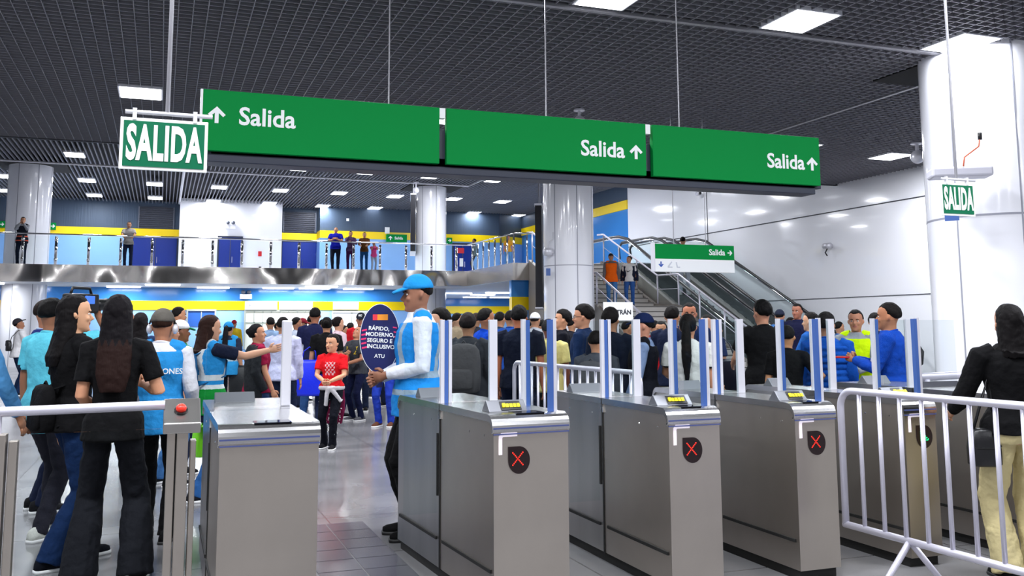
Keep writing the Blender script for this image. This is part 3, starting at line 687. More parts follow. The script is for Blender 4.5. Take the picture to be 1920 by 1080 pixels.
barrier((3.08, 8.2), radians(-88), 2.3, 1.08, .25, 16, (.4, 1.9), 'galvanised crowd barrier behind the gates, in front of the queue')

# ------------------------------------------------------------------ low railing with swing gate at the left
o = thing('swing_gate', (-1.25, 4.62, 0), 'glass swing gate with a tubular top rail at the lower left', 'gate')
MB().tube([(-.6, 0, 1.04), (1.28, 0, 1.06)], .021, 10).build('top_rail', TUBE, o, True)
MB().box(.70, 1.27, -.006, .006, .10, .955).build('glass_pane', GLASS, o)
MB().box(.57, .645, -.04, .04, 0, .96).box(.655, .69, -.03, .03, 0, .93).build('hinge_post', STEEL, o, bevel=.004)
MB().tube([(.61, 0, .96), (.61, 0, 1.04)], .012, 8).build('bracket', TUBE, o)
MB().box(-.6, .56, -.006, .006, .10, .93).build('glass_pane', GLASS, o)
o = thing('button_post', (.10, 4.62, 0), 'steel post with a sloped box head and a round red button', 'post')
MB().box(-.055, -.02, -.04, .05, 0, .95).box(-.014, .035, -.05, .05, 0, .95).box(.045, .07, -.03, .05, 0, .9).build('pillar', STEEL, o, bevel=.003)
MB().prism([(-.10, .94), (-.10, .985), (.06, 1.085), (.06, .94)], -.075, .085, axis='x').build('box_head', STEEL_D, o, bevel=.004)
bt = MB().cyl((0, 0), .030, 0, .008, 20).build('button_ring', BLACK, o, loc=(0, -.025, 1.033)); bt.rotation_euler = (radians(32), 0, 0)
bt = MB().ell((0, 0, .012), (.024, .024, .020), 16, 8).build('red_button', mat('button_red', S(235, 50, 30), .3), o, True, loc=(0, -.025, 1.036)); bt.rotation_euler = (radians(32), 0, 0)
# ================================================================== PEOPLE
def V(*a): return np.array(a, float)
def ellring(c, rx, ry, n=20, rot=0., p=2.2):
    out = []
    for k in range(n):
        t = 2*pi*k/n; ct, st = cos(t), sin(t)
        x = rx*abs(ct)**(2/p)*(1 if ct > 0 else -1); y = ry*abs(st)**(2/p)*(1 if st > 0 else -1)
        out.append((c[0]+x*cos(rot)-y*sin(rot), c[1]+x*sin(rot)+y*cos(rot), c[2]))
    return out
def cloud_tex(size):
    n = 'clouds_%g' % size
    t = bpy.data.textures.get(n)
    if not t: t = bpy.data.textures.new(n, 'CLOUDS'); t.noise_scale = size; t.noise_depth = 2
    return t
def remesh(mb, name, mats, vox, smooth=3, disp=0., dsize=.1, cut=None, facemat=None, seed=0.):
    me = mb.mesh(name, mats); o = bpy.data.objects.new(name, me); COL.objects.link(o)
    r = o.modifiers.new('r', 'REMESH'); r.mode = 'VOXEL'; r.voxel_size = vox
    s = o.modifiers.new('s', 'SMOOTH'); s.factor = .5; s.iterations = smooth
    if disp:
        d = o.modifiers.new('d', 'DISPLACE'); d.texture = cloud_tex(dsize); d.strength = disp; d.mid_level = .5
        d.texture_coords = 'LOCAL'
        s = o.modifiers.new('s2', 'SMOOTH'); s.factor = .5; s.iterations = 1
    dg = bpy.context.evaluated_depsgraph_get(); m2 = bpy.data.meshes.new_from_object(o.evaluated_get(dg)); bpy.data.objects.remove(o)
    m2.name = name; m2.materials.clear()
    for k in (mats if isinstance(mats, (list, tuple)) else [mats]): m2.materials.append(k)
    n = len(m2.polygons); m2.polygons.foreach_set('use_smooth', [True]*n)
    mi = np.zeros(n, int)
    if facemat:
        c = np.zeros(n*3); m2.polygons.foreach_get('center', c); mi = facemat(c.reshape(-1, 3)).astype(int)
    m2.polygons.foreach_set('material_index', mi)
    return m2
def obj(name, me, parent):
    o = bpy.data.objects.new(name, me); COL.objects.link(o); o.parent = parent; return o
def ik(a, b, l1, l2, hint):
    d = b-a; D = np.linalg.norm(d); D2 = min(D, (l1+l2)*.995); u = d/D; b = a+u*D2
    x = (l1*l1-l2*l2+D2*D2)/(2*D2); h = sqrt(max(0., l1*l1-x*x)); p = hint-u*(hint@u); p = p/(np.linalg.norm(p)+1e-9)
    return a+u*x+p*h, b
ARMS = {  # hand target, elbow hint for the right side (x mirrored for the left); heights for a 1.70 m person
 'down': ((.25, .05, .80), (.2, -.6, -.2)), 'downf': ((.22, .16, .86), (.3, -.8, -.2)), 'bent': ((.20, .34, 1.06), (.5, -.5, -.8)),
 'belly': ((.05, .27, 1.04), (.8, -.4, -.5)), 'phone': ((.07, .30, 1.20), (.5, -.2, -.9)), 'face': ((.05, .22, 1.47), (.5, .1, -.9)),
 'point': ((.22, .66, 1.40), (.3, -.2, -.9)), 'hip': ((.20, .08, 1.02), (.9, -.5, 0)), 'rail': ((.16, .42, 1.10), (.6, -.2, -.6)),
 'cross': ((-.06, .24, 1.16), (.6, .2, -.8)), 'up': ((.12, .20, 1.60), (.8, .2, -.5)), 'hold': ((.13, .40, 1.12), (.4, -.6, -.8)), 'back': ((.16, -.12, 1.04), (.9, -.6, -.2)),
 'fist': ((.30, .20, 1.42), (.8, .3, -.9)), 'chest': ((.03, .25, 1.22), (.7, .1, -.7)), 'reach': ((.30, .30, 1.10), (.9, -.3, -.6))}
SKIN = {}
def skin(c):
    if c not in SKIN: SKIN[c] = mat('skin_%d_%d_%d' % c, S(*c), .55, spec=.3, nz=.06, nscale=14)
    return SKIN[c]
HAIRM = {}
def hairmat(c):
    if c not in HAIRM: HAIRM[c] = mat('hair_%d_%d_%d' % c, tuple(v*.6 for v in S(*c)), .7, bump=.22, bscale=45, stretch=(3, 3, .12), spec=.14)
    return HAIRM[c]
EYEW = mat('eye_white', (.75, .73, .7), .3); EYED = mat('eye_dark', (.01, .007, .005), .2); LIP = mat('lip', S(150, 84, 78), .5)
def head_rings(n=24):
    T = [(0.0, .026, .074, .030), (.04, .040, .084, .042), (.12, .052, .088, .056), (.22, .060, .088, .066), (.34, .066, .089, .076), (.44, .070, .087, .086), (.50, .0715, .082, .091), (.56, .073, .088, .096), (.68, .074, .090, .100), (.80, .070, .083, .096), (.90, .056, .064, .080), (.97, .034, .036, .052), (1.0, .012, .010, .020)]
    rings = []
    for t, w, f, b in T:
        r = []
        for k in range(n):
            a = 2*pi*k/n; c_, s_ = cos(a), sin(a)
            x = w*abs(c_)**.85*(1 if c_ > 0 else -1); y = (f if s_ > 0 else b)*abs(s_)**.9*(1 if s_ > 0 else -1); r.append((x, y, t*.235))
        rings.append(r)
    return rings
def person(p, face, h, label, skinc=(178, 128, 98), hair='short', hairc=(18, 14, 14), top=(40, 40, 45), sleeve='short', pants=(30, 40, 66), shoes=(24, 24, 28), L='down', R='down', legs='stand',
           w=1., hy=0., hp=0., lean=0., cap=None, vest=None, q=.013, coat=None, skirt=0., ankle=.055, shortp=False, group=None, long=.30, socks=None, glasses=False, sole=(225, 225, 225), band=None, twist=0., topz=.84, Lt=None, Rt=None, detail=None, inner=None, hairtip=None, legk=1., headk=1.):
    rel = face+20.5+math.degrees(atan((at(0, 100)[0]*0+proj_px(p)-960)/F)) if False else face
    bear = math.degrees(atan2(p[0], p[1]))
    k = h/1.70
    root = thing('person', p, label, 'person', group, rz=-radians(face+bear)); root.scale = (k, k, k)
    detail = detail if detail is not None else q < .011
    sk = skin(skinc)
    def Ln(z): return V(0, sin(radians(lean))*max(0, z-.95), 0)
    # --- joints
    sh = {}; el = {}; ha = {}; hip = {}; kn = {}; an = {}
    fw_ = .172*w
    for sx, nm, tgt in ((-1, L, Lt), (1, R, Rt)):
        t, hint = ARMS[nm]
        if tgt: t = tgt
        S_ = V(sx*fw_, -.005, 1.385)+Ln(1.385); T_ = V(sx*t[0] if not tgt else t[0], t[1], t[2])+(Ln(1.2) if t[2] > 1 else 0)
        hintv = V(sx*hint[0], hint[1], hint[2])
        e, b = ik(S_, T_, .285, .255, hintv); sh[sx] = S_; el[sx] = e; ha[sx] = b
    FT = {'stand': ((-.10, .0, 0), (.10, .02, 0)), 'walk': ((-.08, .26, 0), (.08, -.24, .05)), 'wide': ((-.16, .02, 0), (.16, -.02, 0)), 'close': ((-.075, 0, 0), (.075, .03, 0)), 'step': ((-.10, .16, 0), (.10, -.12, .0)), 'stairs': ((-.10, .18, -.16), (.10, -.05, 0)), 'cross': ((-.05, .1, 0), (.12, -.05, 0))}[legs]
    for sx, ft in ((-1, FT[0]), (1, FT[1])):
        hip[sx] = V(sx*.088*w, 0, .90); A = V(*ft)+V(0, 0, .085)
        kk, A = ik(hip[sx], A, .435, .425, V(sx*.1, 1, 0)); kn[sx] = kk; an[sx] = A
    tors = [(.84, .150, .108, 0), (.90, .163, .118, -.005), (.97, .158, .114, 0), (1.06, .136, .100, .005), (1.15, .140, .106, .005), (1.25, .156, .118, .005), (1.33, .166, .112, -.002), (1.39, .150, .090, -.008), (1.425, .105, .070, -.010), (1.46, .060, .060, -.004)]
    if hair in ('long', 'bun', 'pony') or detail == 'f': tors = [(z, rx*(1.03 if z < 1 else .92 if z < 1.2 else .93), ry*(1.05 if z < 1 or 1.2 < z < 1.36 else .97), yo) for z, rx, ry, yo in tors]
    tors = [(z, rx*w, ry*(1+(w-1)*1.3), yo) for z, rx, ry, yo in tors]
    # --- body
    b = MB()
    b.loft([ellring(V(0, yo, z)+Ln(z), rx-.012, ry-.012) for z, rx, ry, yo in tors])
    nb = V(0, -.008, 1.42)+Ln(1.42); 
    pv = V(0, -.012, 1.455)+Ln(1.455); Mz = Matrix.Rotation(radians(-hy), 3, 'Z') @ Matrix.Rotation(radians(-hp), 3, 'X')
    def hd(q_): v = Mz @ Vector((q_[0]*headk, (q_[1]+.012)*headk, q_[2]*headk+.012)); return (v[0]+pv[0], v[1]+pv[1], v[2]+pv[2])
    b.tube([nb-V(0, .0, .05), nb+V(0, .004, .03), V(*hd((0, -.012, .05)))], [.062, .054*w**.5, .052*w**.5], 12)
    b.loft([[hd(v) for v in r] for r in head_rings()])
    # face relief: nose, brow, lips, chin, ears, cheeks
    b.tube([hd((0, .080, .128)), hd((0, .092, .108)), hd((0, .108, .086)), hd((0, .094, .078))], [.008, .011, .0145, .010], 8)
    b.ell(hd((0, .086, .057)), (.022, .010, .011), 8, 6); b.ell(hd((0, .080, .018)), (.022, .014, .015), 8, 6)
    b.ell(hd((0, .078, .140)), (.050, .014, .010), 10, 6)
    for sx in (-1, 1):
        b.ell(hd((sx*.036, .070, .088)), (.022, .018, .020), 8, 6)
        b.tube([hd((sx*.070, -.004, .085)), hd((sx*.080, -.010, .105)), hd((sx*.079, -.016, .128))], [.009, .014, .011], 8)
    for sx in (-1, 1):
        S_, E_, W_ = sh[sx], el[sx], ha[sx]
        b.tube([S_-V(sx*.04, 0, -.01), S_, S_*.6+E_*.4, E_, E_*.65+W_*.35, W_], [.045, .050*w, .044*w, .038, .038, .027], 12)
        K_, A_ = kn[sx], an[sx]
        b.tube([hip[sx]+V(0, 0, .05), hip[sx]*.75+K_*.25, K_, K_*.7+A_*.3, A_, A_-V(0, 0, .03)], [.085*w, .078*w, .052, .052*w, .034, .034], 12)
        b.tube([A_-V(0, .03, .035), A_+V(sx*.01, .08, -.055), A_+V(sx*.015, .14, -.065)], [.034, .028, .02], 8)
    fpos = V(*hd((0, .086, .057))); fdir = V(*hd((0, 1, .057)))-V(*hd((0, 0, .057)))
    def fm(c):
        d = c-fpos; up = V(*hd((0, .086, 1.057)))-fpos; rt = np.cross(fdir, up)
        return ((np.abs(d@up) < .0085) & (np.abs(d@rt) < .024) & (np.abs(d@fdir) < .02)).astype(int)
    me = remesh(b, 'body', [sk, LIP, EYEW, EYED, hairmat(hairc)], q if not detail else q, 2 if q < .01 else 1, facemat=fm)
    ex = MB()
    for sx in (-1, 1):      # hands with fingers
        E_, W_ = el[sx], ha[sx]; d = W_-E_; d /= np.linalg.norm(d); n_ = V(-sx, 0, 0)-d*(V(-sx, 0, 0)@d)
        if np.linalg.norm(n_) < .3: n_ = V(0, 0, -1)-d*(V(0, 0, -1)@d)
        n_ /= np.linalg.norm(n_); t_ = np.cross(n_, d)
        if t_@V(0, .7, .7) < 0: t_ = -t_
        fl = lambda c, a, bb: [c+t_*a*cos(2*pi*i/10)+n_*bb*sin(2*pi*i/10) for i in range(10)]
        ex.loft([fl(W_-d*.015, .026, .024), fl(W_+d*.01, .027, .018), fl(W_+d*.045, .037, .015), fl(W_+d*.085, .038, .012)])
        curl = .9 if (L if sx < 0 else R) in ('belly', 'hold', 'rail', 'face', 'phone', 'fist', 'cross', 'chest', 'up') else .35
        if (L if sx < 0 else R) == 'fist': curl = 1.5
        if (L if sx < 0 else R) == 'point': curl = .1
        for j, (off, ln) in enumerate(((.029, .070), (.010, .078), (-.010, .073), (-.028, .058))):
            q0 = W_+d*.078+t_*off; a_ = curl*.4; pts = [q0]
            for sgm in (.42, .33, .25):
                dd = d*cos(a_)+n_*sin(a_); pts.append(pts[-1]+dd*ln*sgm); a_ += curl*.8
            ex.tube(pts, [.0095, .009, .0085, .006], 8)
        q0 = W_+d*.02+t_*.026; ex.tube([q0, q0+(d*.6+t_*.7)*.035, q0+(d*.6+t_*.7)*.035+(d*.9+t_*.1+n_*.4)*.032], [.014, .011, .008], 8)
    nf0 = len(ex.f)
    for sx in (-1, 1):
        ex.ell(hd((sx*.030, .0755, .118)), (.0125, .009, .0075), 10, 7, 2); ex.ell(hd((sx*.030, .0805, .118)), (.0062, .0055, .0062), 8, 6, 3)
        ex.tube([hd((sx*.016, .091, .133)), hd((sx*.032, .088, .139)), hd((sx*.048, .076, .134))], [.003, .004, .002], 6, 4)
    e2 = ex.mesh('x', [sk, LIP, EYEW, EYED, hairmat(hairc)]); bm = bmesh.new(); bm.from_mesh(me); bm.from_mesh(e2)
    for f in bm.faces: f.smooth = True
    bm.to_mesh(me); bm.free(); bpy.data.meshes.remove(e2)
    obj('body', me, root)
    # --- hair
    hm = hairmat(hairc)
    if hair != 'bald':
        b = MB(); N = 28; Mh = 18; c0 = (0, -.010, .140); rr = (.086, .108, .110); rings = []
        low = -.42 if hair in ('short', 'cap', 'buzz', 'big') else -.75
        fz = .40 if hair != 'buzz' else .52
        g = {'buzz': .93, 'short': 1., 'big': 1.1}.get(hair, 1.0)*(.93 if cap else 1)
        for j in range(1, Mh):
            a = -pi/2+pi*j/Mh; ring = []
            for kk in range(N):
                t = 2*pi*kk/N; x, y, z = cos(a)*cos(t), cos(a)*sin(t), sin(a)
                inf = 1/(1+math.exp(-(y-(.20 if z < .2 else .20+.6*(z-.2)))*14))*1/(1+math.exp((z-fz)*16))
                le = low+(.40/(1+math.exp(-(y+.22)*12)) if low > -.5 else 0)
                inb = 1/(1+math.exp((z-le)*16))
                kf = max(inf, inb); s_ = g*(1-.30*kf); rag = 1+.012*sin(9*t+5*a)+.006*sin(23*t)
                ring.append(hd((c0[0]+rr[0]*x*s_*rag, c0[1]+rr[1]*y*s_*rag, c0[2]+rr[2]*z*s_*(rag if z > 0 else 1))))
            rings.append(ring)
        b.loft(rings)
        if hair == 'long':
            zt = .13; bt = -long
            R_h = [(.19, .060, .06, -.03), (.13, .088, .075, -.035), (.06, .092, .072, -.045), (-.02, .096, .060, -.066), (-.10, .100, .048, -.094), (bt*.7, .098, .042, -.118), (bt, .070, .026, -.128)]
            b.loft([[ (hd if z > .0 else (lambda v: tuple(V(*v)+pv+V(0, .012, .012))))((x_, y_, z_)) for x_, y_, z_ in ellring((0, yo, z), rx, ry, 18)] for z, rx, ry, yo in R_h])
        if hair == 'pony':
            P = [V(*hd((0, -.085, .16))), V(*hd((0, -.135, .14))), V(*hd((0, -.15, .04))), V(0, -.165, 1.30)+Ln(1.3), V(0, -.16, 1.455-long)+Ln(1.2)]
            b.tube(P, [.03, .036, .048, .05, .015], 10)
        if hair == 'bun': b.ell(hd((0, -.105, .155)), (.042, .040, .042), 12, 8)
        fmh = None; ms = [hm]
        if hairtip is not None:
            ms = [hm, hairmat(hairtip)]; zc = 1.42; fmh = lambda c: (c[:, 2]+.02*np.sin(c[:, 0]*160) < zc).astype(int)
        me = remesh(b, 'hair', ms, max(q*.8, .006), 2, disp=.010 if hair != 'buzz' else .003, dsize=.035, facemat=fmh)
        obj('hair', me, root)
    # --- trousers
    b = MB()
    if pants is not None:
        pm = fab(S(*pants))
        b.loft([ellring(V(0, yo, z), rx+.004, ry+.004) for z, rx, ry, yo in tors[:3]]+[ellring(V(0, 0, 1.02), .140*w, .102*w)])
        for sx in (-1, 1):
            K_, A_ = kn[sx], an[sx]; Hh = hip[sx]; end = K_*.9+A_*.1 if shortp else A_-V(0, 0, .035)
            pts = [Hh+V(0, 0, .04), Hh*.7+K_*.3, K_]; rr2 = [.094*w, .088*w, .066*max(1, w*.97)*legk]
            if not shortp: pts += [K_*.6+A_*.4, K_*.2+A_*.8, end]; rr2 += [max(.062*w*legk, ankle*.95), ankle, ankle*1.08]
            else: pts += [end]; rr2 += [.076]
            b.tube(pts, rr2, 14)
        if skirt: b.loft([ellring(V(0, 0, z), rx, ry) for z, rx, ry in ((1.02, .15, .12), (.9, .18, .14), (skirt, .23, .19))])
        me = remesh(b, 'trousers', [pm], q*1.1, 2, disp=.020, dsize=.07); obj('trousers', me, root)
    # --- shoes
    sm = fab(S(*shoes)); so = mat('sole_%d_%d_%d' % sole, S(*sole), .6)
    for sx in (-1, 1):
        A_ = an[sx]; z0 = A_[2]-.085; b = MB(); rs = []; rl = []
        for y, ww, hh in ((-.085, .020, .05), (-.075, .034, .075), (-.03, .040, .092), (.02, .040, .085), (.07, .043, .060), (.12, .046, .050), (.165, .040, .042), (.19, .022, .030)):
            cx = A_[0]+sx*.02*(y+.08)/.25
            rs.append([(cx+ww*cos(t), A_[1]+y, z0+.018+hh*max(0, sin(t))) for t in np.linspace(0, 2*pi, 15)[:-1]])
            rl.append([(cx+(ww+.005)*cos(t), A_[1]+y*1.03, z0+.010+.012*(1 if sin(t) > 0 else -1)*min(1, abs(sin(t))*3)) for t in np.linspace(0, 2*pi, 15)[:-1]])
        b.loft(rs, 0); b.loft(rl, 1); me = b.mesh('shoe', [sm, so]); me.polygons.foreach_set('use_smooth', [True]*len(me.polygons)); obj('shoe', me, root)
    # --- top
    def garment(name, col, off, sl, z0, z1=1.46, bands=None, neck=True, open_=False, vx=None, dsp=.018):
        b = MB(); rs = [ellring(V(0, yo, z)+Ln(z), rx+off+(.014 if z < 1 else 0), ry+off+(.016 if z < 1 else .004)) for z, rx, ry, yo in tors if z > z0+.03 and z < z1+.02]
        i0 = [t for t in tors if t[0] > z0+.03][0]; rs = [ellring(V(0, i0[3], z0)+Ln(z0), i0[1]+off+.020+max(0, .84-z0)*.1, i0[2]+off+.024+max(0, .84-z0)*.1)]+rs
        b.loft(rs)
        if sl:
            for sx in (-1, 1):
                S_, E_, W_ = sh[sx], el[sx], ha[sx]; r0 = .060*w+off*.5
                if sl == 'short': b.tube([S_-V(sx*.07, 0, -.015), S_, S_*.62+E_*.38, S_*.30+E_*.70], [r0*.95, r0, r0*.98, r0*.98], 12)
                else: b.tube([S_-V(sx*.07, 0, -.015), S_, S_*.5+E_*.5, E_, E_*.55+W_*.45, W_-(W_-E_)*.04], [r0*.95, r0, r0*.9, r0*.84, r0*.75, .036+off*.4], 12)
        cols = col if isinstance(col, list) else [col]; fmm = bands
        me = remesh(b, name, [fab(S(*c)) for c in cols], vx or q*1.1, 2, disp=dsp, dsize=.09, facemat=fmm); return obj(name, me, root)
    tops = top if isinstance(top, list) else [top]
    shirt = garment('shirt', tops, .012, sleeve, topz, bands=(band if band else None))
    if coat: garment('jacket', coat, .030, 'long', .78)
    if vest:
        vc, vb, vz = vest[:3]
        def vbands(c):
            m = np.zeros(len(c), int); z = c[:, 2]; x = c[:, 0]
            for a, bb in vz: m[(z > a) & (z < bb)] = 1
            if len(vest) > 3: m[(np.abs(np.abs(x)-.10) < .025) & (z > max(v[1] for v in vz))] = 1
            if len(vb) > 1: m[(m == 0) & (z < vest[4])] = 2
            return m
        b = MB(); zt = tors
        rs = [ellring(V(0, yo, z)+Ln(z), rx+.030, ry+.034) for z, rx, ry, yo in zt if z < 1.42]
        b.loft([ellring(V(0, 0, .78), .205*w, .170*w), ellring(V(0, 0, .86), .206*w, .170*w), ellring(V(0, 0, .96), .202*w, .164*w)]+[r_ for r_ in rs if r_[0][2] > 1.0])
        for sx in (-1, 1): b.tube([V(sx*.06, -.01, 1.43)+Ln(1.43), V(sx*.13, -.01, 1.415)+Ln(1.41), V(sx*.165*w, -.01, 1.375)+Ln(1.38)], [.060, .062, .05], 10)
        me = remesh(b, 'vest', [fab(S(*vc))]+[fab(S(*c)) for c in vb], q*.9, 2, disp=.016, dsize=.10, facemat=vbands); obj('vest', me, root)
    # collar
    cb = MB(); cc = V(0, -.004, 1.448)+Ln(1.45)
    cb.tube([cc+V(.064*cos(t), .064*sin(t), -.018*sin(t)) for t in np.linspace(0, 2*pi, 17)], .010, 6)
    o_ = cb.build('collar', fab(S(*tops[0])), root, True)
    # cap
    if cap:
        b = MB(); rings = []
        ccol = cap['c']; back = cap.get('back', 1)
        for a in np.linspace(.12, pi/2*.99, 9):
            rings.append([hd((.0885*cos(a*.97)*cos(t), -.008+.108*cos(a*.97)*sin(t), .145+.108*sin(a))) for t in np.linspace(0, 2*pi, 25)[:-1]])
        b.loft([[hd((.080*cos(t), -.008+.099*sin(t), .150)) for t in np.linspace(0, 2*pi, 25)[:-1]]]+rings, 0)
        br = []
        for y, ww, dz in ((.075, .070, .012), (.11, .068, .006), (.145, .056, -.006), (.168, .030, -.016)):
            y2 = y*back
            br.append([hd((ww*u, y2-.018*abs(u)**2*back*0, .155+dz-.016*u*u+e)) for u, e in ((-1, 0), (-.5, .003), (0, .004), (.5, .003), (1, 0), (.5, -.003), (0, -.003), (-.5, -.003))])
        b.loft(br, 1 if len(ccol) > 1 and not isinstance(ccol[0], int) else 0)
        ms = [fab(S(*c)) for c in ccol] if not isinstance(ccol[0], int) else [fab(S(*ccol))]
        b.build('cap', ms, root, True)
        if cap.get('text'):
            q_ = hd((0, .103, .195)); text('lettering', cap['text'], .045, SIGNW, q_, root, rot=(pi/2-.3-radians(hp)*0, 0, pi-radians(hy)), bold=.002)
    if glasses:
        g_ = MB()
        for sx in (-1, 1):
            g_.tube([hd((sx*.033+.020*cos(t), .094, .117+.015*sin(t))) for t in np.linspace(0, 2*pi, 13)], .0022, 5)
            g_.tube([hd((sx*.053, .092, .12)), hd((sx*.074, .03, .122)), hd((sx*.076, -.01, .118))], .002, 5)
        g_.build('glasses', BLACK, root, True)
    root['_j'] = 0; del root['_j']
    root_info = dict(root=root, sh=sh, el=el, ha=ha, hd=hd, k=k, rz=-radians(face+bear), p=p, w=w, Ln=Ln)
    return root_info
def wpt(I, q_):     # person's local point to world
    c, s_ = cos(I['rz']), sin(I['rz']); x, y, z = [a*I['k'] for a in q_]
    return (I['p'][0]+x*c-y*s_, I['p'][1]+x*s_+y*c, I['p'][2]+z)
def backpack(I, col, lab, w=.30, hgt=.44, d=.16, yo=-.215, z=1.20):
    o = thing('backpack', wpt(I, (0, yo, z-hgt/2)), lab, 'backpack', rz=I['rz']); k = I['k']; w *= k; hgt *= k; d *= k
    m_ = fab(S(*col))
    rings = [ellring((0, 0, hgt*t), w/2*s_, d/2*s2, 20, p=3.5) for t, s_, s2 in ((0, .75, .7), (.04, .95, .95), (.3, 1, 1.1), (.6, 1, 1), (.85, .92, .85), (.96, .7, .6), (1, .3, .3))]
    MB().loft(rings).build('pouch', m_, o, True)
    MB().loft([ellring((0, -d*.52, hgt*t), w*.36*s_, d*.2*s_, 16, p=3) for t, s_ in ((.08, .7), (.12, 1), (.42, 1), (.48, .7))]).build('front_pocket', m_, o, True)
    for sx in (-1, 1): MB().tube([(sx*.08*k, d*.35, hgt*.9), (sx*.10*k, .13*k, hgt*1.02), (sx*.115*k, .24*k, hgt*1.0), (sx*.12*k, .345*k, hgt*.75), (sx*.13*k, .33*k, hgt*.35), (sx*.13*k, d*.4, hgt*.12)], .014*k, 8, flat=.5).build('strap', m_, o, True)
    MB().tube([(-.03*k, d*.1, hgt*.98), (0, d*.1, hgt*1.06), (.03*k, d*.1, hgt*.98)], .007*k, 6).build('handle', m_, o, True)
    return o
def handbag(p, rz, w, hgt, d, col, lab, strap=None, nm='handbag', flap=True):
    o = thing(nm, p, lab, 'bag', rz=rz); m_ = mat('leather_%d_%d_%d' % col, S(*col), .4, bump=.1, bscale=40)
    MB().loft([ellring((0, 0, hgt*t), w/2*s_, d/2*s_, 20, p=3.2) for t, s_ in ((0, .8), (.06, .98), (.5, 1), (.9, .85), (1, .6))]).build('pouch', m_, o, True)
    if flap: MB().loft([ellring((0, -d*.12, hgt*t), w/2*s_, d/2*s_, 16, p=3.2) for t, s_ in ((.48, .8), (.55, .96), (.96, .88), (1.04, .5))]).build('flap', m_, o, True)
    if strap: MB().tube([(a, b, c) for a, b, c in strap], .008, 6).build('strap', m_, o, True)
    return o
BLK = (16, 16, 18)
def P(px, s, f, yt, label, z=0., ppx=None, xyz=None, **k):
    """one person: column px, scale s (pixels per metre), facing f relative to the camera, head top at pixel row yt"""
    hy = 612+(960-px)*.0048
    h = (H-z)+(hy-yt)/s
    p = xyz if xyz is not None else at(px, s, z)
    return person(p, f, max(1.0, h), label, **k)
# ---- left group behind the swing gate
A1 = P(138, 304, 68, 556, 'woman in black T-shirt and blue jeans, face in profile, at the swing gate', skinc=(205, 156, 122), hair='long', hairc=(13, 9, 11), top=BLK, pants=(20, 44, 84), shoes=(14, 16, 26), L='down', R='belly', legs='step', w=1.0, hy=14, q=.0072, long=.22, ankle=.078, legk=1.08, Rt=(.16, .27, 1.02))
handbag(wpt(A1, (.20, .25, .86)), A1['rz']+.5, .23, .20, .13, (20, 22, 44), 'dark navy handbag on the arm of the woman in blue jeans', strap=[(-.09, 0, .15), (-.07, 0, .26), (0, 0, .31), (.07, 0, .26), (.09, 0, .15)])
backpack(A1, (14, 14, 17), 'black backpack on the woman in blue jeans', w=.25, hgt=.30, d=.10, z=.99, yo=-.17)
A2 = P(220, 328, 8, 556, 'woman seen from behind with long reddish dark hair and black flared trousers', skinc=(196, 140, 108), hair='long', hairc=(15, 10, 16), hairtip=(44, 24, 20), top=BLK, pants=(27, 28, 34), shoes=(24, 24, 28), L='down', R='bent', legs='wide', w=.90, q=.0072, long=.34, ankle=.10, legk=1.2, Lt=(-.12, .18, .98), Rt=(.14, .20, 1.16))
A3 = P(96, 268, 45, 562, 'person in aqua polo shirt and dark grey jeans carrying a video camera on the shoulder', skinc=(150, 100, 74), hair='short', hairc=(12, 11, 12), top=[(98, 202, 222), (20, 40, 60)], pants=(40, 40, 50), shoes=(214, 216, 208), L='down', R='up', legs='step', w=1.06, q=.009, band=lambda c: ((np.abs(c[:, 0]) > .20) & (c[:, 2] < 1.225) & (c[:, 2] > 1.1)).astype(int), Rt=(.17, .26, 1.60))
A4 = P(86, 236, 84, 563, 'balding man in dark blue jacket with his fist raised, behind the person in aqua', skinc=(172, 116, 88), hair='buzz', hairc=(40, 30, 28), top=(170, 190, 220), sleeve='long', coat=(24, 44, 112), pants=(26, 34, 60), L='fist', R='down', q=.0105, hy=5, Lt=(-.10, .28, 1.40))
# video camera on the shoulder
vc = thing('video_camera', wpt(A3, (.16, .10, 1.60)), 'black professional video camera on the shoulder of the person in aqua', 'camera', rz=A3['rz']); vc.scale = (.8, .8, .8)
MB().box(-.06, .06, -.16, .16, 0, .17).build('camera_body', BLACK, vc, bevel=.015)
MB().tube([(0, .15, .08), (0, .20, .08), (0, .28, .08), (0, .30, .08)], [.045, .05, .052, .06], 16).build('lens', BLACK, vc, True)
MB().tube([(0, -.12, .17), (0, -.10, .22), (0, .10, .22), (0, .12, .17)], .013, 8).build('handle', BLACK, vc, True)
MB().box(-.13, -.06, .04, .13, .02, .09).build('viewfinder', BLACK, vc, bevel=.008); MB().box(.06, .085, -.02, .08, .08, .15).build('monitor', mat('camera_blue', S(40, 90, 200), .4, emit=(.1, .3, 1), es=.4), vc, bevel=.005)
MB().tube([(.0, -.16, .10), (.05, -.22, .04), (.03, -.20, -.10)], .008, 6).build('cable', BLACK, vc, True)
A5 = P(34, 88, 80, 597, 'man in white T-shirt and jeans looking at his phone at the far left', skinc=(160, 110, 84), cap={'c': (50, 48, 54)}, top=(228, 228, 232), pants=(24, 44, 78), L='phone', R='phone', q=.016, hp=-28, lean=6)
handbag(wpt(A5, (-.02, -.18, .98)), A5['rz'], .26, .22, .10, (18, 18, 22), 'black crossbody bag of the man in the white T-shirt', strap=[(.08, .0, .16), (.12, .03, .3), (.14, .15, .44), (.05, .32, .36), (-.12, .30, .18), (-.14, .1, .1)])
A6 = P(-72, 300, 30, 556, 'person cut by the left edge of the photo, with a light blue sleeve', skinc=(172, 122, 92), top=(84, 150, 206), sleeve='long', pants=(34, 40, 56), L='down', R='downf', q=.010, Rt=(.32, .20, .86))
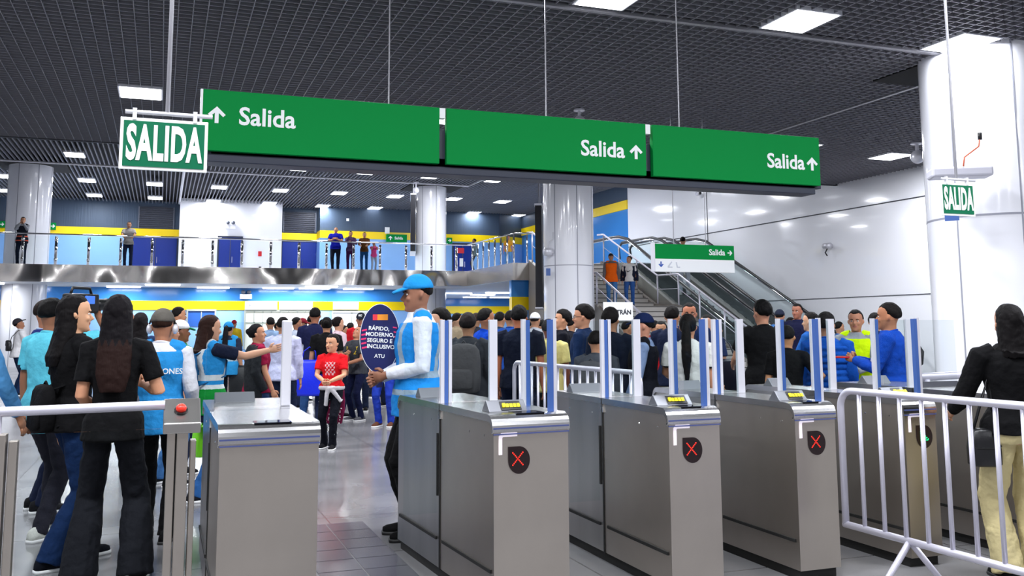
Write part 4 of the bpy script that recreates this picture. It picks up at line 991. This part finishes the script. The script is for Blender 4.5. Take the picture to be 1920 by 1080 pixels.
A7 = P(304, 272, 12, 583, 'staff member seen from behind in grey cap, blue vest and white sleeves', skinc=(170, 118, 90), hair='short', hairc=(50, 28, 18), cap={'c': (104, 100, 94)}, top=(224, 226, 234), sleeve='long', pants=BLK, vest=((44, 146, 216), [(44, 146, 216)], [(2, 3)]), L='belly', R='down', legs='step', q=.0075, w=1.0, Rt=(.22, .16, .92), shoes=(18, 18, 20), sole=(30, 30, 30))
text('lettering', 'OPERACIONES', .058, SIGNW, (0, -.166, 1.245), A7['root'], rot=(pi/2, 0, 0), bold=.0008)
hs = thing('headphones', wpt(A7, (0, -.01, 1.56)), 'white headphones around the grey cap of the staff member', 'headphones', rz=A7['rz'])
for sx in (-1, 1): MB().ell((sx*.085, 0, .0), (.020, .032, .036), 12, 8).build('ear_cup', ALU, hs, True)
MB().tube([(.09*cos(t), 0, .0+.125*sin(t)) for t in np.linspace(0, pi, 13)], .006, 6).build('headband', BLACK, hs, True)
A8 = P(334, 130, 70, 577, 'man with black hair in profile under the yellow band, left of the blue screen', skinc=(176, 124, 94), top=(210, 212, 216), q=.014)
A9 = P(338, 190, 74, 603, 'person in green shirt and green and white cap holding a hand to the mouth', skinc=(130, 84, 60), hair='short', cap={'c': [(226, 226, 226), (20, 120, 70)]}, top=(20, 122, 66), R='face', q=.0115)
A10 = P(262, 180, 10, 588, 'woman with long dark hair between the grey cap and the woman in black', hair='long', hairc=(20, 14, 16), top=(30, 46, 80), q=.0125)
A11 = P(392, 222, 66, 593, 'woman in blue and green vest pointing right with an outstretched arm', skinc=(196, 146, 118), hair='long', hairc=(50, 26, 18), top=(24, 30, 52), pants=(46, 96, 158), vest=((40, 140, 206), [(206, 212, 214), (16, 132, 50)], [(1.02, 1.06), (1.10, 1.15)], 0, 1.02), L='down', R='point', legs='step', q=.0085, long=.12, shoes=(30, 32, 40), topz=.72, Rt=(.20, .52, 1.37), hp=4)
backpack(A11, (36, 92, 140), 'blue backpack worn by the pointing woman', w=.28, hgt=.36, d=.15, z=1.19)
A11b = P(318, 204, 60, 603, 'person in jeans and striped black sneakers half hidden behind the grey-capped staff member', skinc=(180, 130, 100), hair='short', top=(24, 96, 168), pants=(70, 120, 178), legs='wide', q=.011, shoes=(28, 28, 34), w=.95)
handbag(wpt(A11, (-.25, .05, .36)), A11['rz'], .17, .27, .10, (120, 220, 10), 'lime green bag seen between the button post and the wide left gate', nm='bag', flap=False, strap=[(-.05, 0, .25), (-.02, 0, .40), (0, 0, .46), (.02, 0, .40), (.05, 0, .25)])
A12 = P(428, 120, 20, 605, 'staff member in light blue cap and vest carrying a black sack', hair='pony', hairc=(24, 20, 26), cap={'c': (40, 146, 214)}, top=(44, 50, 70), pants=(34, 40, 56), vest=((46, 150, 214), [(170, 190, 200)], [(1.02, 1.06)]), q=.014, long=.2)
handbag(wpt(A12, (.22, .06, .42)), A12['rz'], .34, .46, .2, (22, 24, 28), 'black sack hanging from the hand of the staff member in the light blue cap', nm='sack', flap=False)
A13 = P(438, 62, 180, 601, 'person in red and yellow clothes standing by the blue wall far behind', skinc=(190, 140, 110), hair='short', cap={'c': (150, 24, 36)}, top=(224, 190, 40), sleeve='long', pants=(150, 26, 40), q=.022)
A14 = P(484, 172, 80, 609, 'woman in black jacket over a maroon blouse behind the wide left gate', skinc=(196, 138, 108), hair='bun', hairc=(16, 12, 18), top=(142, 18, 56), pants=(30, 48, 84), L='down', R='downf', w=1.12, q=.0105, hy=18, hp=-6)
J_ = MB(); 
for sx in (1, -1):
    pass
J_.loft([ellring((.02, -.045, z), rx, ry, 20) for z, rx, ry in ((.66, .215, .12), (.9, .215, .125), (1.15, .19, .12), (1.33, .20, .12), (1.42, .12, .09), (1.45, .08, .06))])
J_.tube([(.16, -.01, 1.40), (.20, -.03, 1.36), (.245, -.06, 1.1), (.24, .06, .88)], [.06, .072, .062, .05], 12); J_.tube([(-.16, -.01, 1.40), (-.20, -.03, 1.36), (-.245, -.06, 1.1), (-.26, .03, .86)], [.06, .072, .062, .05], 12)
obj('jacket', remesh(J_, 'jacket', [fab(S(34, 36, 40))], .012, 2, disp=.015, dsize=.08), A14['root'])
A15 = P(530, 150, 12, 596, 'man in a pale lilac striped shirt seen from behind the white glass post', hair='short', top=(190, 192, 222), sleeve='long', w=1.12, q=.0125)
A16 = P(506, 104, 350, 596, 'person in a light blue shirt in front of the ticket window', hair='short', top=(150, 176, 214), q=.016)
A17 = P(556, 106, 70, 596, 'person with black hair and pale blue top left of the man in navy', top=(196, 206, 226), q=.016, skinc=(160, 110, 84))
A18 = P(567, 98, 120, 598, 'person in a maroon cap in the queue left of the man in navy', cap={'c': (110, 20, 36)}, top=(50, 30, 36), q=.017, skinc=(150, 104, 80))
A19 = P(590, 128, 8, 578, 'tall man in navy polo shirt and jeans seen from behind', hairc=(12, 11, 12), top=(26, 30, 66), pants=(46, 80, 130), w=1.08, q=.0125, skinc=(150, 98, 74), legs='wide')
A20 = P(612, 132, 6, 596, 'person in black T-shirt seen from behind, right of the man in navy polo', hair='bun', top=BLK, pants=(24, 34, 60), w=1.05, q=.0125)
bg = wpt(A19, (.05, -.05, .45)); handbag(wpt(A20, (-.25, -.05, .50)), A19['rz'], .42, .50, .12, (10, 40, 220), 'bright blue tote bag held low between the men in navy and black', strap=[(-.1, 0, .48), (-.08, 0, .62), (0, 0, .68), (.08, 0, .62), (.1, 0, .48)], nm='tote_bag', flap=False)
A21 = P(634, 118, 62, 595, 'woman in a pale pink T-shirt looking right in the queue', hair='bun', hairc=(26, 16, 16), top=(226, 200, 210), skinc=(196, 146, 118), q=.014)
A22 = P(583, 92, 20, 592, 'dark haired person far in the queue left of the tall man', top=(60, 60, 70), q=.018)
# girl in red
def tee(c): return ((c[:, 1] > .07) & (np.abs(c[:, 0]) < .08) & (c[:, 2] > 1.12) & (c[:, 2] < 1.33) & (np.sin(c[:, 0]*110)*np.sin(c[:, 2]*95)+.25*np.sin(c[:, 2]*240) > .05)).astype(int)
A23 = P(624, 158, 196, 633, 'girl in red T-shirt with a white print and black dotted leggings, walking', skinc=(206, 150, 118), hair='bun', headk=1.18, hairc=(22, 14, 14), top=[(214, 22, 32), (236, 190, 196)], pants=(20, 20, 26), L='belly', R='belly', legs='cross', q=.0095, hy=22, band=tee, w=1.04, ankle=.06, topz=.92)
dots = MB()
for i in range(60):
    a_ = random.uniform(0, 2*pi); z_ = random.uniform(.2, .8); sx = random.choice((-1, 1)); I = A23; 
    kx = I['root']
    t_ = (z_-.09)/.8
    cx_ = sx*.09*t_+(-.05 if sx < 0 else .12)*(1-t_); cy_ = (.1 if sx < 0 else -.05)*(1-t_)
    rr_ = .070+.034*t_; dots.ell((cx_+rr_*cos(a_), cy_+.02+rr_*sin(a_), z_), (.008, .008, .008), 5, 4)
dots.build('legging_dots', SIGNW, A23['root'])
# grey jumper tied round her waist
jm = MB(); jm.tube([(.175*cos(t), .01+.14*sin(t), .93) for t in np.linspace(0, 2*pi, 17)], .036, 10); jm.tube([(.0, .16, .93), (.03, .17, .84), (.05, .15, .66)], [.04, .034, .03], 8); jm.tube([(-.02, .16, .93), (-.10, .15, .84), (-.18, .11, .72)], [.04, .034, .03], 8)
obj('tied_jumper', remesh(jm, 'tied_jumper', [fab(S(206, 204, 208))], .011, 1, disp=.012), A23['root'])
cp = MB(); cp.loft([ellring((.0, -.15, z), rx, .035, 16) for z, rx in ((.36, .13), (.6, .18), (.88, .16))]); obj('tied_jacket', remesh(cp, 'tied_jacket', [fab(S(112, 24, 62))], .011, 1, disp=.02), A23['root'])
A24 = P(672, 122, 226, 613, headk=1.1, label='boy in dark grey T-shirt with yellow letters and navy track trousers looking down', skinc=(178, 122, 92), hairc=(14, 12, 14), top=(66, 68, 74), pants=(20, 26, 58), L='belly', R='chest', q=.011, hp=-32, lean=8, shoes=(90, 90, 96))
text('lettering', 'HONEY\nORLZ', .085, mat('print_yellow', S(222, 190, 40), .6), (0, .158, 1.27), A24['root'], rot=(pi/2-.05, 0, pi), bold=.002)
A25 = P(676, 110, 186, 588, 'man in red shirt and black cap with white letters facing the camera', skinc=(164, 108, 80), cap={'c': (18, 22, 36), 'text': 'KC'}, top=(196, 26, 38), q=.0125, w=1.08)
for i, (px, s_, yt, c, l) in enumerate(((657, 96, 606, (40, 40, 48), 'dark haired head behind the boy in grey'), (645, 100, 611, (100, 40, 50), 'dark haired person between the pink shirt and the capped man'), (700, 92, 604, (40, 60, 100), 'dark haired person right of the capped man, behind the paddle sign'), (731, 104, 590, (34, 52, 96), 'person in blue top standing behind the paddle sign'), (716, 84, 600, (190, 180, 170), 'person in a beige top far behind the paddle sign'), (560, 80, 603, (90, 90, 110), 'person far behind the maroon cap'))):
    P(px, s_, 30+60*i, yt, l, top=c, q=.018, hairc=(20, 15, 14))
A26 = P(724, 130, 200, 596, 'person in blue striped track trousers and sandals behind the paddle sign', top=(40, 60, 120), pants=(34, 60, 168), q=.0125, shoes=(96, 60, 44))
# ---- the man with the paddle sign
G = P(784, 270, 262, 519, 'staff man in light blue cap and vest with white sleeves holding a round paddle sign', skinc=(150, 104, 82), hair='short', hairc=(16, 12, 12), cap={'c': (36, 148, 218)}, top=(226, 230, 240), sleeve='long', pants=(14, 14, 20), vest=((34, 140, 222), [(150, 172, 190)], [(1.03, 1.075), (.92, .955)], 1), L='hold', R='hold', legs='stand', q=.0068, hy=-4, hp=4, w=1.02, shoes=(10, 10, 12), sole=(12, 12, 14), Lt=(-.08, .22, 1.05), Rt=(.02, .25, 1.03), topz=.86)
MB().tube([(V(*G['ha'][1])*.88+V(*G['el'][1])*.12)+V(0, .0, 0)+.034*V(0, cos(t), sin(t)) for t in np.linspace(0, 2*pi, 13)], .008, 6).build('watch', BLACK, G['root'], True)
text('lettering', 'ATU', .075, SIGNW, (0, -.185, 1.24), G['root'], rot=(pi/2, 0, 0), bold=.002)
pc = C0+ray(712, 634)*(F/268.)
pd = thing('paddle_sign', pc, 'dark blue oval paddle sign reading RÁPIDO, MODERNO, SEGURO E INCLUSIVO', 'sign', rz=radians(-12))
def oval(rx, rz_, n=48): return [(rx*cos(2*pi*k/n), rz_*sin(2*pi*k/n)*(1 if sin(2*pi*k/n) > 0 else 1.02)) for k in range(n)]
PN = mat('paddle_navy', S(22, 32, 90), .35)
MB().prism(oval(.135, .235), -.004, .004).build('panel', PN, pd); MB().prism(oval(.139, .239), -.003, .003).build('rim', SIGNW, pd)
MB().box(-.02, .02, -.006, .006, -.34, -.22).build('handle', PN, pd)
for j, ln in enumerate(('RÁPIDO,', 'MODERNO,', 'SEGURO E', 'INCLUSIVO')): text('lettering', ln, .038, SIGNW, ((-.006, .002, .0, .008)[j], -.0055, .066-j*.042), pd, rot=(pi/2, .06, 0), bold=.0011, ext=.0008)
MB().box(-.05, .055, -.0055, -.004, .125, .165).build('logo_panel', mat('logo_orange', S(240, 150, 40), .5), pd); MB().box(-.05, -.018, -.0062, -.005, .125, .165).build('logo_red', mat('print_red', S(226, 50, 70), .5), pd)
text('lettering', 'ATU', .036, SIGNW, (0, -.0055, -.125), pd, rot=(pi/2, .06, 0), bold=.0006, ext=.0008)
PINK = mat('print_pink', S(226, 50, 110), .5)
for j in range(5):
    z_ = .055-j*.030; x_ = -.134*sqrt(max(0, 1-(z_/.235)**2))+.006; MB().prism([(x_, z_+.004), (x_+.035, z_+.010), (x_+.035, z_-.002), (x_, z_-.008)], -.0055, -.004).build('stripe', PINK, pd)
for j in range(3):
    z_ = .075-j*.032; x_ = .134*sqrt(1-(z_/.235)**2)-.036; MB().prism([(x_, z_+.004), (x_+.028, z_), (x_+.028, z_-.010), (x_, z_-.004)], -.0055, -.004).build('stripe', PINK, pd)
# ---- queue right of him
B = [
 (824, 190, 262, 581, 'person in white shirt just right of the staff man, face turned left', dict(top=(226, 230, 236), sleeve='long', skinc=(206, 160, 134), hair='big', q=.011)),
 (878, 198, 14, 590, 'person in dark hooded top wearing a big grey backpack behind the gate glass', dict(top=(58, 60, 66), sleeve='long', pants=(26, 28, 34), w=1.1, q=.011, hairc=(38, 30, 30), hair='big')),
 (858, 108, 60, 588, 'person in a beige top left of the grey backpack', dict(top=(196, 170, 140), q=.016, skinc=(190, 146, 120))),
 (912, 172, 62, 580, 'man in bright blue T-shirt with bare forearm hanging down', dict(top=(16, 74, 204), pants=(30, 54, 70), hair='short', hairc=(20, 18, 18), q=.009, skinc=(168, 112, 82), w=1.06)),
 (938, 124, 30, 586, 'dark haired person right behind the man in bright blue', dict(top=(40, 60, 90), q=.015)),
 (957, 132, 10, 584, 'dark haired person in a blue top between the white posts', dict(top=(30, 70, 150), q=.014)),
 (974, 184, 8, 576, 'broad man in dark navy T-shirt seen from behind', dict(top=(16, 22, 40), pants=(20, 30, 56), w=1.16, q=.009, hairc=(10, 10, 12), skinc=(176, 106, 76), hair='big')),
 (1004, 122, 20, 588, 'person in white cap and grey shirt', dict(top=(176, 178, 186), sleeve='long', cap={'c': (236, 238, 242)}, q=.014)),
 (1030, 178, 22, 600, 'person in pale yellow polo shirt seen from behind', dict(top=(222, 212, 136), pants=(24, 26, 34), q=.011, skinc=(120, 70, 52), w=1.05)),
 (1052, 158, 262, 583, 'young man in black jacket with fringe looking down to the left', dict(top=(20, 20, 26), sleeve='long', pants=(150, 140, 126), q=.0095, hp=-8, skinc=(200, 146, 112), hair='big', L='down', R='downf')),
 (1094, 190, 288, 574, 'man with curly hair and glasses in a navy shirt, looking left', dict(top=(24, 44, 80), sleeve='long', pants=(196, 186, 164), q=.009, hair='big', glasses=True, skinc=(196, 140, 110), hy=-10)),
 (1118, 214, 18, 622, 'short person in grey hooded jacket behind the glass post', dict(top=(70, 74, 82), sleeve='long', pants=(40, 42, 50), q=.011, w=1.1)),
 (1146, 200, 16, 580, 'person in dark navy jacket and khaki trousers in front of the white placard', dict(top=(18, 26, 44), sleeve='long', pants=(150, 136, 92), w=1.12, q=.0105, hair='big')),
 (1206, 214, 272, 590, 'man in navy cap with black waistcoat over a checked shirt', dict(top=(120, 140, 176), sleeve='long', pants=(26, 50, 96), cap={'c': (18, 32, 70)}, vest=((18, 18, 22), [(18, 18, 22)], [(2, 3)]), q=.009, skinc=(196, 136, 112), L='downf', R='downf')),
 (1240, 156, 190, 604, 'person in red shirt half hidden by the blue post', dict(top=(200, 26, 40), q=.012, pants=(24, 24, 30))),
 (1262, 180, 16, 575, 'man in navy polo shirt seen from behind next to the man with glasses', dict(top=(22, 30, 56), q=.0105, w=1.08, pants=(92, 84, 66))),
 (1294, 170, 178, 570, 'man with glasses facing the camera above the woman in white', dict(top=(26, 40, 80), q=.0095, glasses=True, skinc=(176, 112, 84), hair='short', w=1.0)),
 (1291, 216, 8, 591, 'woman in white T-shirt with a long black ponytail and grey trousers', dict(top=[(228, 228, 224), (30, 30, 34)], pants=(72, 76, 84), hair='pony', long=.42, q=.0085, skinc=(196, 140, 110), L='bent', R='down', w=1.05, band=lambda c: ((np.abs(c[:, 0]) > .19) & (c[:, 2] < 1.20) & (c[:, 2] > 1.1)).astype(int), topz=1.0)),
 (1326, 166, 205, 592, 'woman in a denim blue top with a black shoulder bag', dict(top=(52, 66, 110), q=.012, skinc=(200, 150, 124), hair='long', long=.1, pants=(150, 150, 160))),
 (1431, 192, 338, 566, 'man in black T-shirt seen from behind, looking left before the escalator', dict(top=(14, 15, 20), pants=(24, 28, 40), q=.0088, hair='big', hairc=(10, 10, 12), L='bent', R='downf', w=1.12, skinc=(190, 136, 110), hy=-12, topz=.74)),
 (1476, 214, 10, 612, 'person in black T-shirt with folded arms between the blue posts', dict(top=(14, 14, 18), pants=(20, 60, 140), L='down', R='hip', q=.010, skinc=(196, 140, 100), w=.95, hair='short')),
 (1464, 108, 12, 582, 'person in denim jacket and dark cap on the way to the escalator', dict(top=(66, 116, 180), sleeve='long', cap={'c': (40, 46, 64)}, q=.015)),
 (1497, 116, 205, 571, 'person in dark navy top beyond the denim jacket, facing the camera', dict(top=(24, 24, 56), sleeve='long', q=.0135, skinc=(150, 96, 76), w=1.05)),
 (1521, 158, 292, 587, 'bearded man in blue shirt with a grey backpack, looking left', dict(top=(34, 92, 170), sleeve='long', q=.0105, skinc=(200, 150, 120), hair='short', L='phone')),
 (1551, 208, 14, 589, 'person in a quilted blue jacket seen from behind', dict(top=(20, 82, 176), sleeve='long', pants=(24, 48, 84), q=.0095, hair='big', hairc=(22, 20, 22), w=1.14)),
 (1606, 184, 194, 583, 'man in neon yellow safety vest with hands folded, facing the camera', dict(top=(150, 156, 164), sleeve='long', pants=(30, 44, 70), vest=((206, 246, 10), [(150, 160, 130)], [(1.10, 1.15)]), L='belly', R='belly', q=.0085, skinc=(170, 118, 92), w=1.03, hy=-6)),
 (1643, 156, 18, 588, 'person in dark navy T-shirt behind the man in the blue jacket', dict(top=(20, 26, 46), q=.0125, w=1.1)),
 (1668, 224, 276, 570, 'man in blue jacket in profile holding a red phone', dict(top=(18, 70, 176), sleeve='long', pants=(24, 62, 140), L='phone', R='phone', q=.0085, skinc=(176, 118, 86), w=1.12, hairc=(20, 14, 12))),
]
PB = {}
for px, s_, f, yt, lab, kw in B: PB[px] = P(px, s_, f, yt, lab, **kw)
backpack(PB[878], (84, 82, 84), 'big grey backpack in the queue behind the first glass pane', w=.36, hgt=.50, d=.20, z=1.15)
backpack(PB[1118], (76, 78, 82), 'grey backpack on the short person behind the glass post', w=.30, hgt=.42, d=.16, z=1.18)
backpack(PB[1521], (80, 82, 86), 'grey backpack of the bearded man in blue', w=.30, hgt=.44, d=.17, z=1.15)
handbag(wpt(PB[1326], (-.30, .0, .78)), PB[1326]['rz'], .34, .34, .16, (20, 24, 44), 'black shoulder bag right of the woman in white T-shirt', strap=[(-.08, 0, .3), (0, 0, .5), (.12, 0, .62), (.08, 0, .3)], flap=False)
ph = wpt(PB[1668], (0, .38, 1.22)); o = thing('phone', ph, 'red phone in the hands of the man in the blue jacket', 'phone', rz=PB[1668]['rz'])
MB().box(-.05, .05, -.08, .08, -.008, .008).build('case', mat('phone_red', S(196, 20, 34), .4), o, bevel=.004); MB().box(-.044, .044, -.072, .072, .007, .010).build('screen', BLACK, o)
# lanyard card
MB().tube([(-.07, .10, 1.42), (-.02, .165, 1.18), (0, .17, 1.12), (.02, .165, 1.18), (.07, .10, 1.42)], .005, 6).build('lanyard', SIGNW, PB[1668]['root'])
# quilting seams on the blue jacket are part of its cloth: soft horizontal rolls
qj = MB(); 
for k in range(9):
    z_ = .86+k*.062; w_ = .192 if z_ < 1 else .178 if z_ < 1.2 else .196
    qj.tube([(w_*1.10*cos(t), (w_*.76)*sin(t), z_) for t in np.linspace(0, 2*pi, 21)], .028, 8)
obj('quilting', remesh(qj, 'quilting', [fab(S(20, 82, 176))], .012, 1), PB[1551]['root'])
# ---- woman at the right edge
R1 = P(1893, 330, 335, 574, 'woman in black cardigan and cream trousers at the right edge, seen from behind', skinc=(190, 140, 112), hair='long', hairc=(16, 12, 14), top=(15, 15, 20), sleeve='long', pants=(214, 200, 150), L='bent', R='down', legs='stand', q=.0072, w=1.1, long=.06, ankle=.09, legk=1.2, shoes=(14, 14, 18), sole=(14, 14, 18), topz=.90, Lt=(-.26, .30, 1.02))
handbag(wpt(R1, (-.21, -.02, .70)), R1['rz'], .18, .20, .10, (14, 14, 18), 'small black bag at the hip of the woman in cream trousers', strap=[(-.06, 0, .18), (0, 0, .36), (.05, .0, .50), (.06, 0, .18)])
# ---- fillers seen only as heads between the others
for px, s_, yt, c, hc, l in ((845, 96, 596, (90, 70, 60), (40, 26, 20), 'dark head far behind the gate glass, right of the white shirt'), (893, 112, 588, (60, 60, 70), (60, 44, 38), 'brown haired head behind the grey backpack'), (990, 104, 600, (60, 90, 140), (16, 14, 14), 'dark head left of the white cap'),
   (1016, 96, 600, (120, 120, 130), (24, 18, 18), 'dark head right of the white cap'), (1072, 110, 598, (40, 40, 50), (16, 14, 14), 'dark head between the fringe and the man with glasses'), (1176, 120, 604, (90, 30, 40), (20, 16, 16), 'dark head right of the white placard'),
   (1228, 120, 602, (150, 40, 50), (20, 16, 16), 'dark head between the navy cap and the navy polo'), (1345, 120, 606, (190, 170, 160), (30, 20, 18), 'dark head right of the woman with the shoulder bag'), (1485, 92, 596, (60, 60, 90), (20, 16, 16), 'dark head between the denim jacket and the navy top'),
   (1575, 110, 604, (60, 100, 160), (20, 16, 16), 'dark head between the quilted jacket and the safety vest'), (520, 84, 606, (120, 130, 160), (20, 16, 16), 'dark head by the lit ticket window'), (604, 84, 600, (60, 70, 90), (20, 16, 16), 'dark head between the men in navy and black'), (690, 80, 606, (80, 60, 60), (20, 16, 16), 'dark head beside the bright doorway')):
    P(px, s_, (px*37) % 120-20, yt, l, top=c, hairc=hc, q=.019)
# ---- on the stairs and the escalator
def zst(y): return 0 if y < 21.2 else (min(2., (int((y-21.2)/.32)+1)*2/13) if y < 25.4 else 2.0)
def onstair(px, X):
    r = ray(px, 560); y = r[1]*X/r[0]; return (X, y, zst(y))
q1 = onstair(1147, 12.95); q2 = onstair(1181, 13.55)
P(1147, 66, 176, 465, 'man in orange safety vest, grey sleeves and black cap standing on the stairs', z=q1[2], xyz=q1, top=(110, 106, 108), sleeve='long', pants=(70, 120, 180), cap={'c': (16, 18, 24)}, vest=((250, 104, 20), [(250, 104, 20)], [(2, 3)]), q=.015, w=1.05, hp=-15)
N = P(1181, 64, 184, 474, 'man in dark jacket over a white printed T-shirt on the stairs', z=q2[2], xyz=q2, top=(226, 224, 222), pants=(50, 90, 156), q=.015, hy=30, w=1.05, shoes=(20, 20, 24))
JK = MB()
for sx in (-1, 1):
    JK.loft([ellring((sx*.125, -.015, z), .075, .125, 16) for z in (.86, 1.1, 1.36)]); JK.tube([(sx*.12, -.01, 1.41), (sx*.185, -.01, 1.38), (sx*.25, -.02, 1.1), (sx*.26, .04, .86)], [.05, .07, .06, .05], 12)
JK.loft([ellring((0, -.10, z), .16, .05, 16) for z in (.86, 1.1, 1.38, 1.43)])
obj('jacket', remesh(JK, 'jacket', [fab(S(28, 34, 54))], .014, 2, disp=.015), N['root'])
sw = [(-.075, .03), (-.06, .00), (-.03, -.012), (.08, .035), (-.02, -.038), (-.055, -.040), (-.08, -.02)]
MB().prism([(-x, 1.20+z) for x, z in sw], .150, .156).build('shirt_print', BLACK, N['root'])
ez = 21.5+6.0
P(1337, 56, 10, 440, 'person in pale grey trousers riding the nearer escalator behind the small sign', z=2.55, xyz=(16.55, float(onx(1337, 560, 16.55)[1]), 2.55) if False else (16.1, 26.9, 2.42), top=(40, 50, 80), sleeve='long', pants=(176, 184, 196), q=.018, shoes=(200, 200, 205))
# ---- on the mezzanine
def mz(px, s_, f, yt, lab, y=36.7, **k):
    r = ray(px, 470); X = r[0]*y/r[1]; d = C0+r*(y/r[1]); s2 = F/((d-C0)@_fw); hy = 612+(960-px)*.0048
    h = (H-MZ)+(hy-yt)/s2
    return person((float(X), y, MZ), f, h, lab, q=.02, **k)
mz(40, 0, 188, 408, 'guard in dark vest with raised arms at the left end of the mezzanine', top=(150, 154, 162), sleeve='long', pants=(20, 26, 46), vest=((26, 28, 40), [(230, 96, 70)], [(1.0, 1.04), (.86, .89)]), L='face', R='face')
mz(240, 0, 182, 417, 'man in grey T-shirt leaning on the mezzanine railing', top=(150, 146, 144), pants=(22, 30, 54), L='rail', R='rail')
mz(629, 0, 184, 427, 'man in royal blue polo shirt looking at his phone on the mezzanine', top=(20, 30, 170), pants=(20, 28, 40), L='chest', R='chest', hairc=(120, 112, 108), w=1.15, hp=-20, hair='buzz')
mz(657, 0, 180, 435, 'woman in purple top and dark jacket at the mezzanine railing', top=(84, 60, 96), sleeve='long', pants=(64, 22, 70), L='chest', R='face', hair='bun')
mz(683, 0, 184, 437, 'woman in brown jacket and blue jeans leaning on the mezzanine railing', top=(92, 56, 24), sleeve='long', pants=(20, 64, 110), L='rail', R='rail', hair='short')
mz(701, 0, 170, 455, 'child in pink top at the mezzanine railing beside the woman in brown', top=(222, 72, 140), pants=(150, 160, 180), L='face', R='face', topz=.8)
mz(889, 0, 270, 449, 'person in grey green jacket walking on the mezzanine right of the far column', y=36.8, top=(90, 104, 110), sleeve='long', pants=(30, 34, 44), skinc=(110, 76, 60))
mz(953, 0, 182, 443, 'woman in mustard yellow top and light jeans on the mezzanine side edge', y=33.2, top=(214, 150, 34), pants=(84, 140, 196), skinc=(176, 110, 90), hair='bun', hairc=(70, 50, 40))
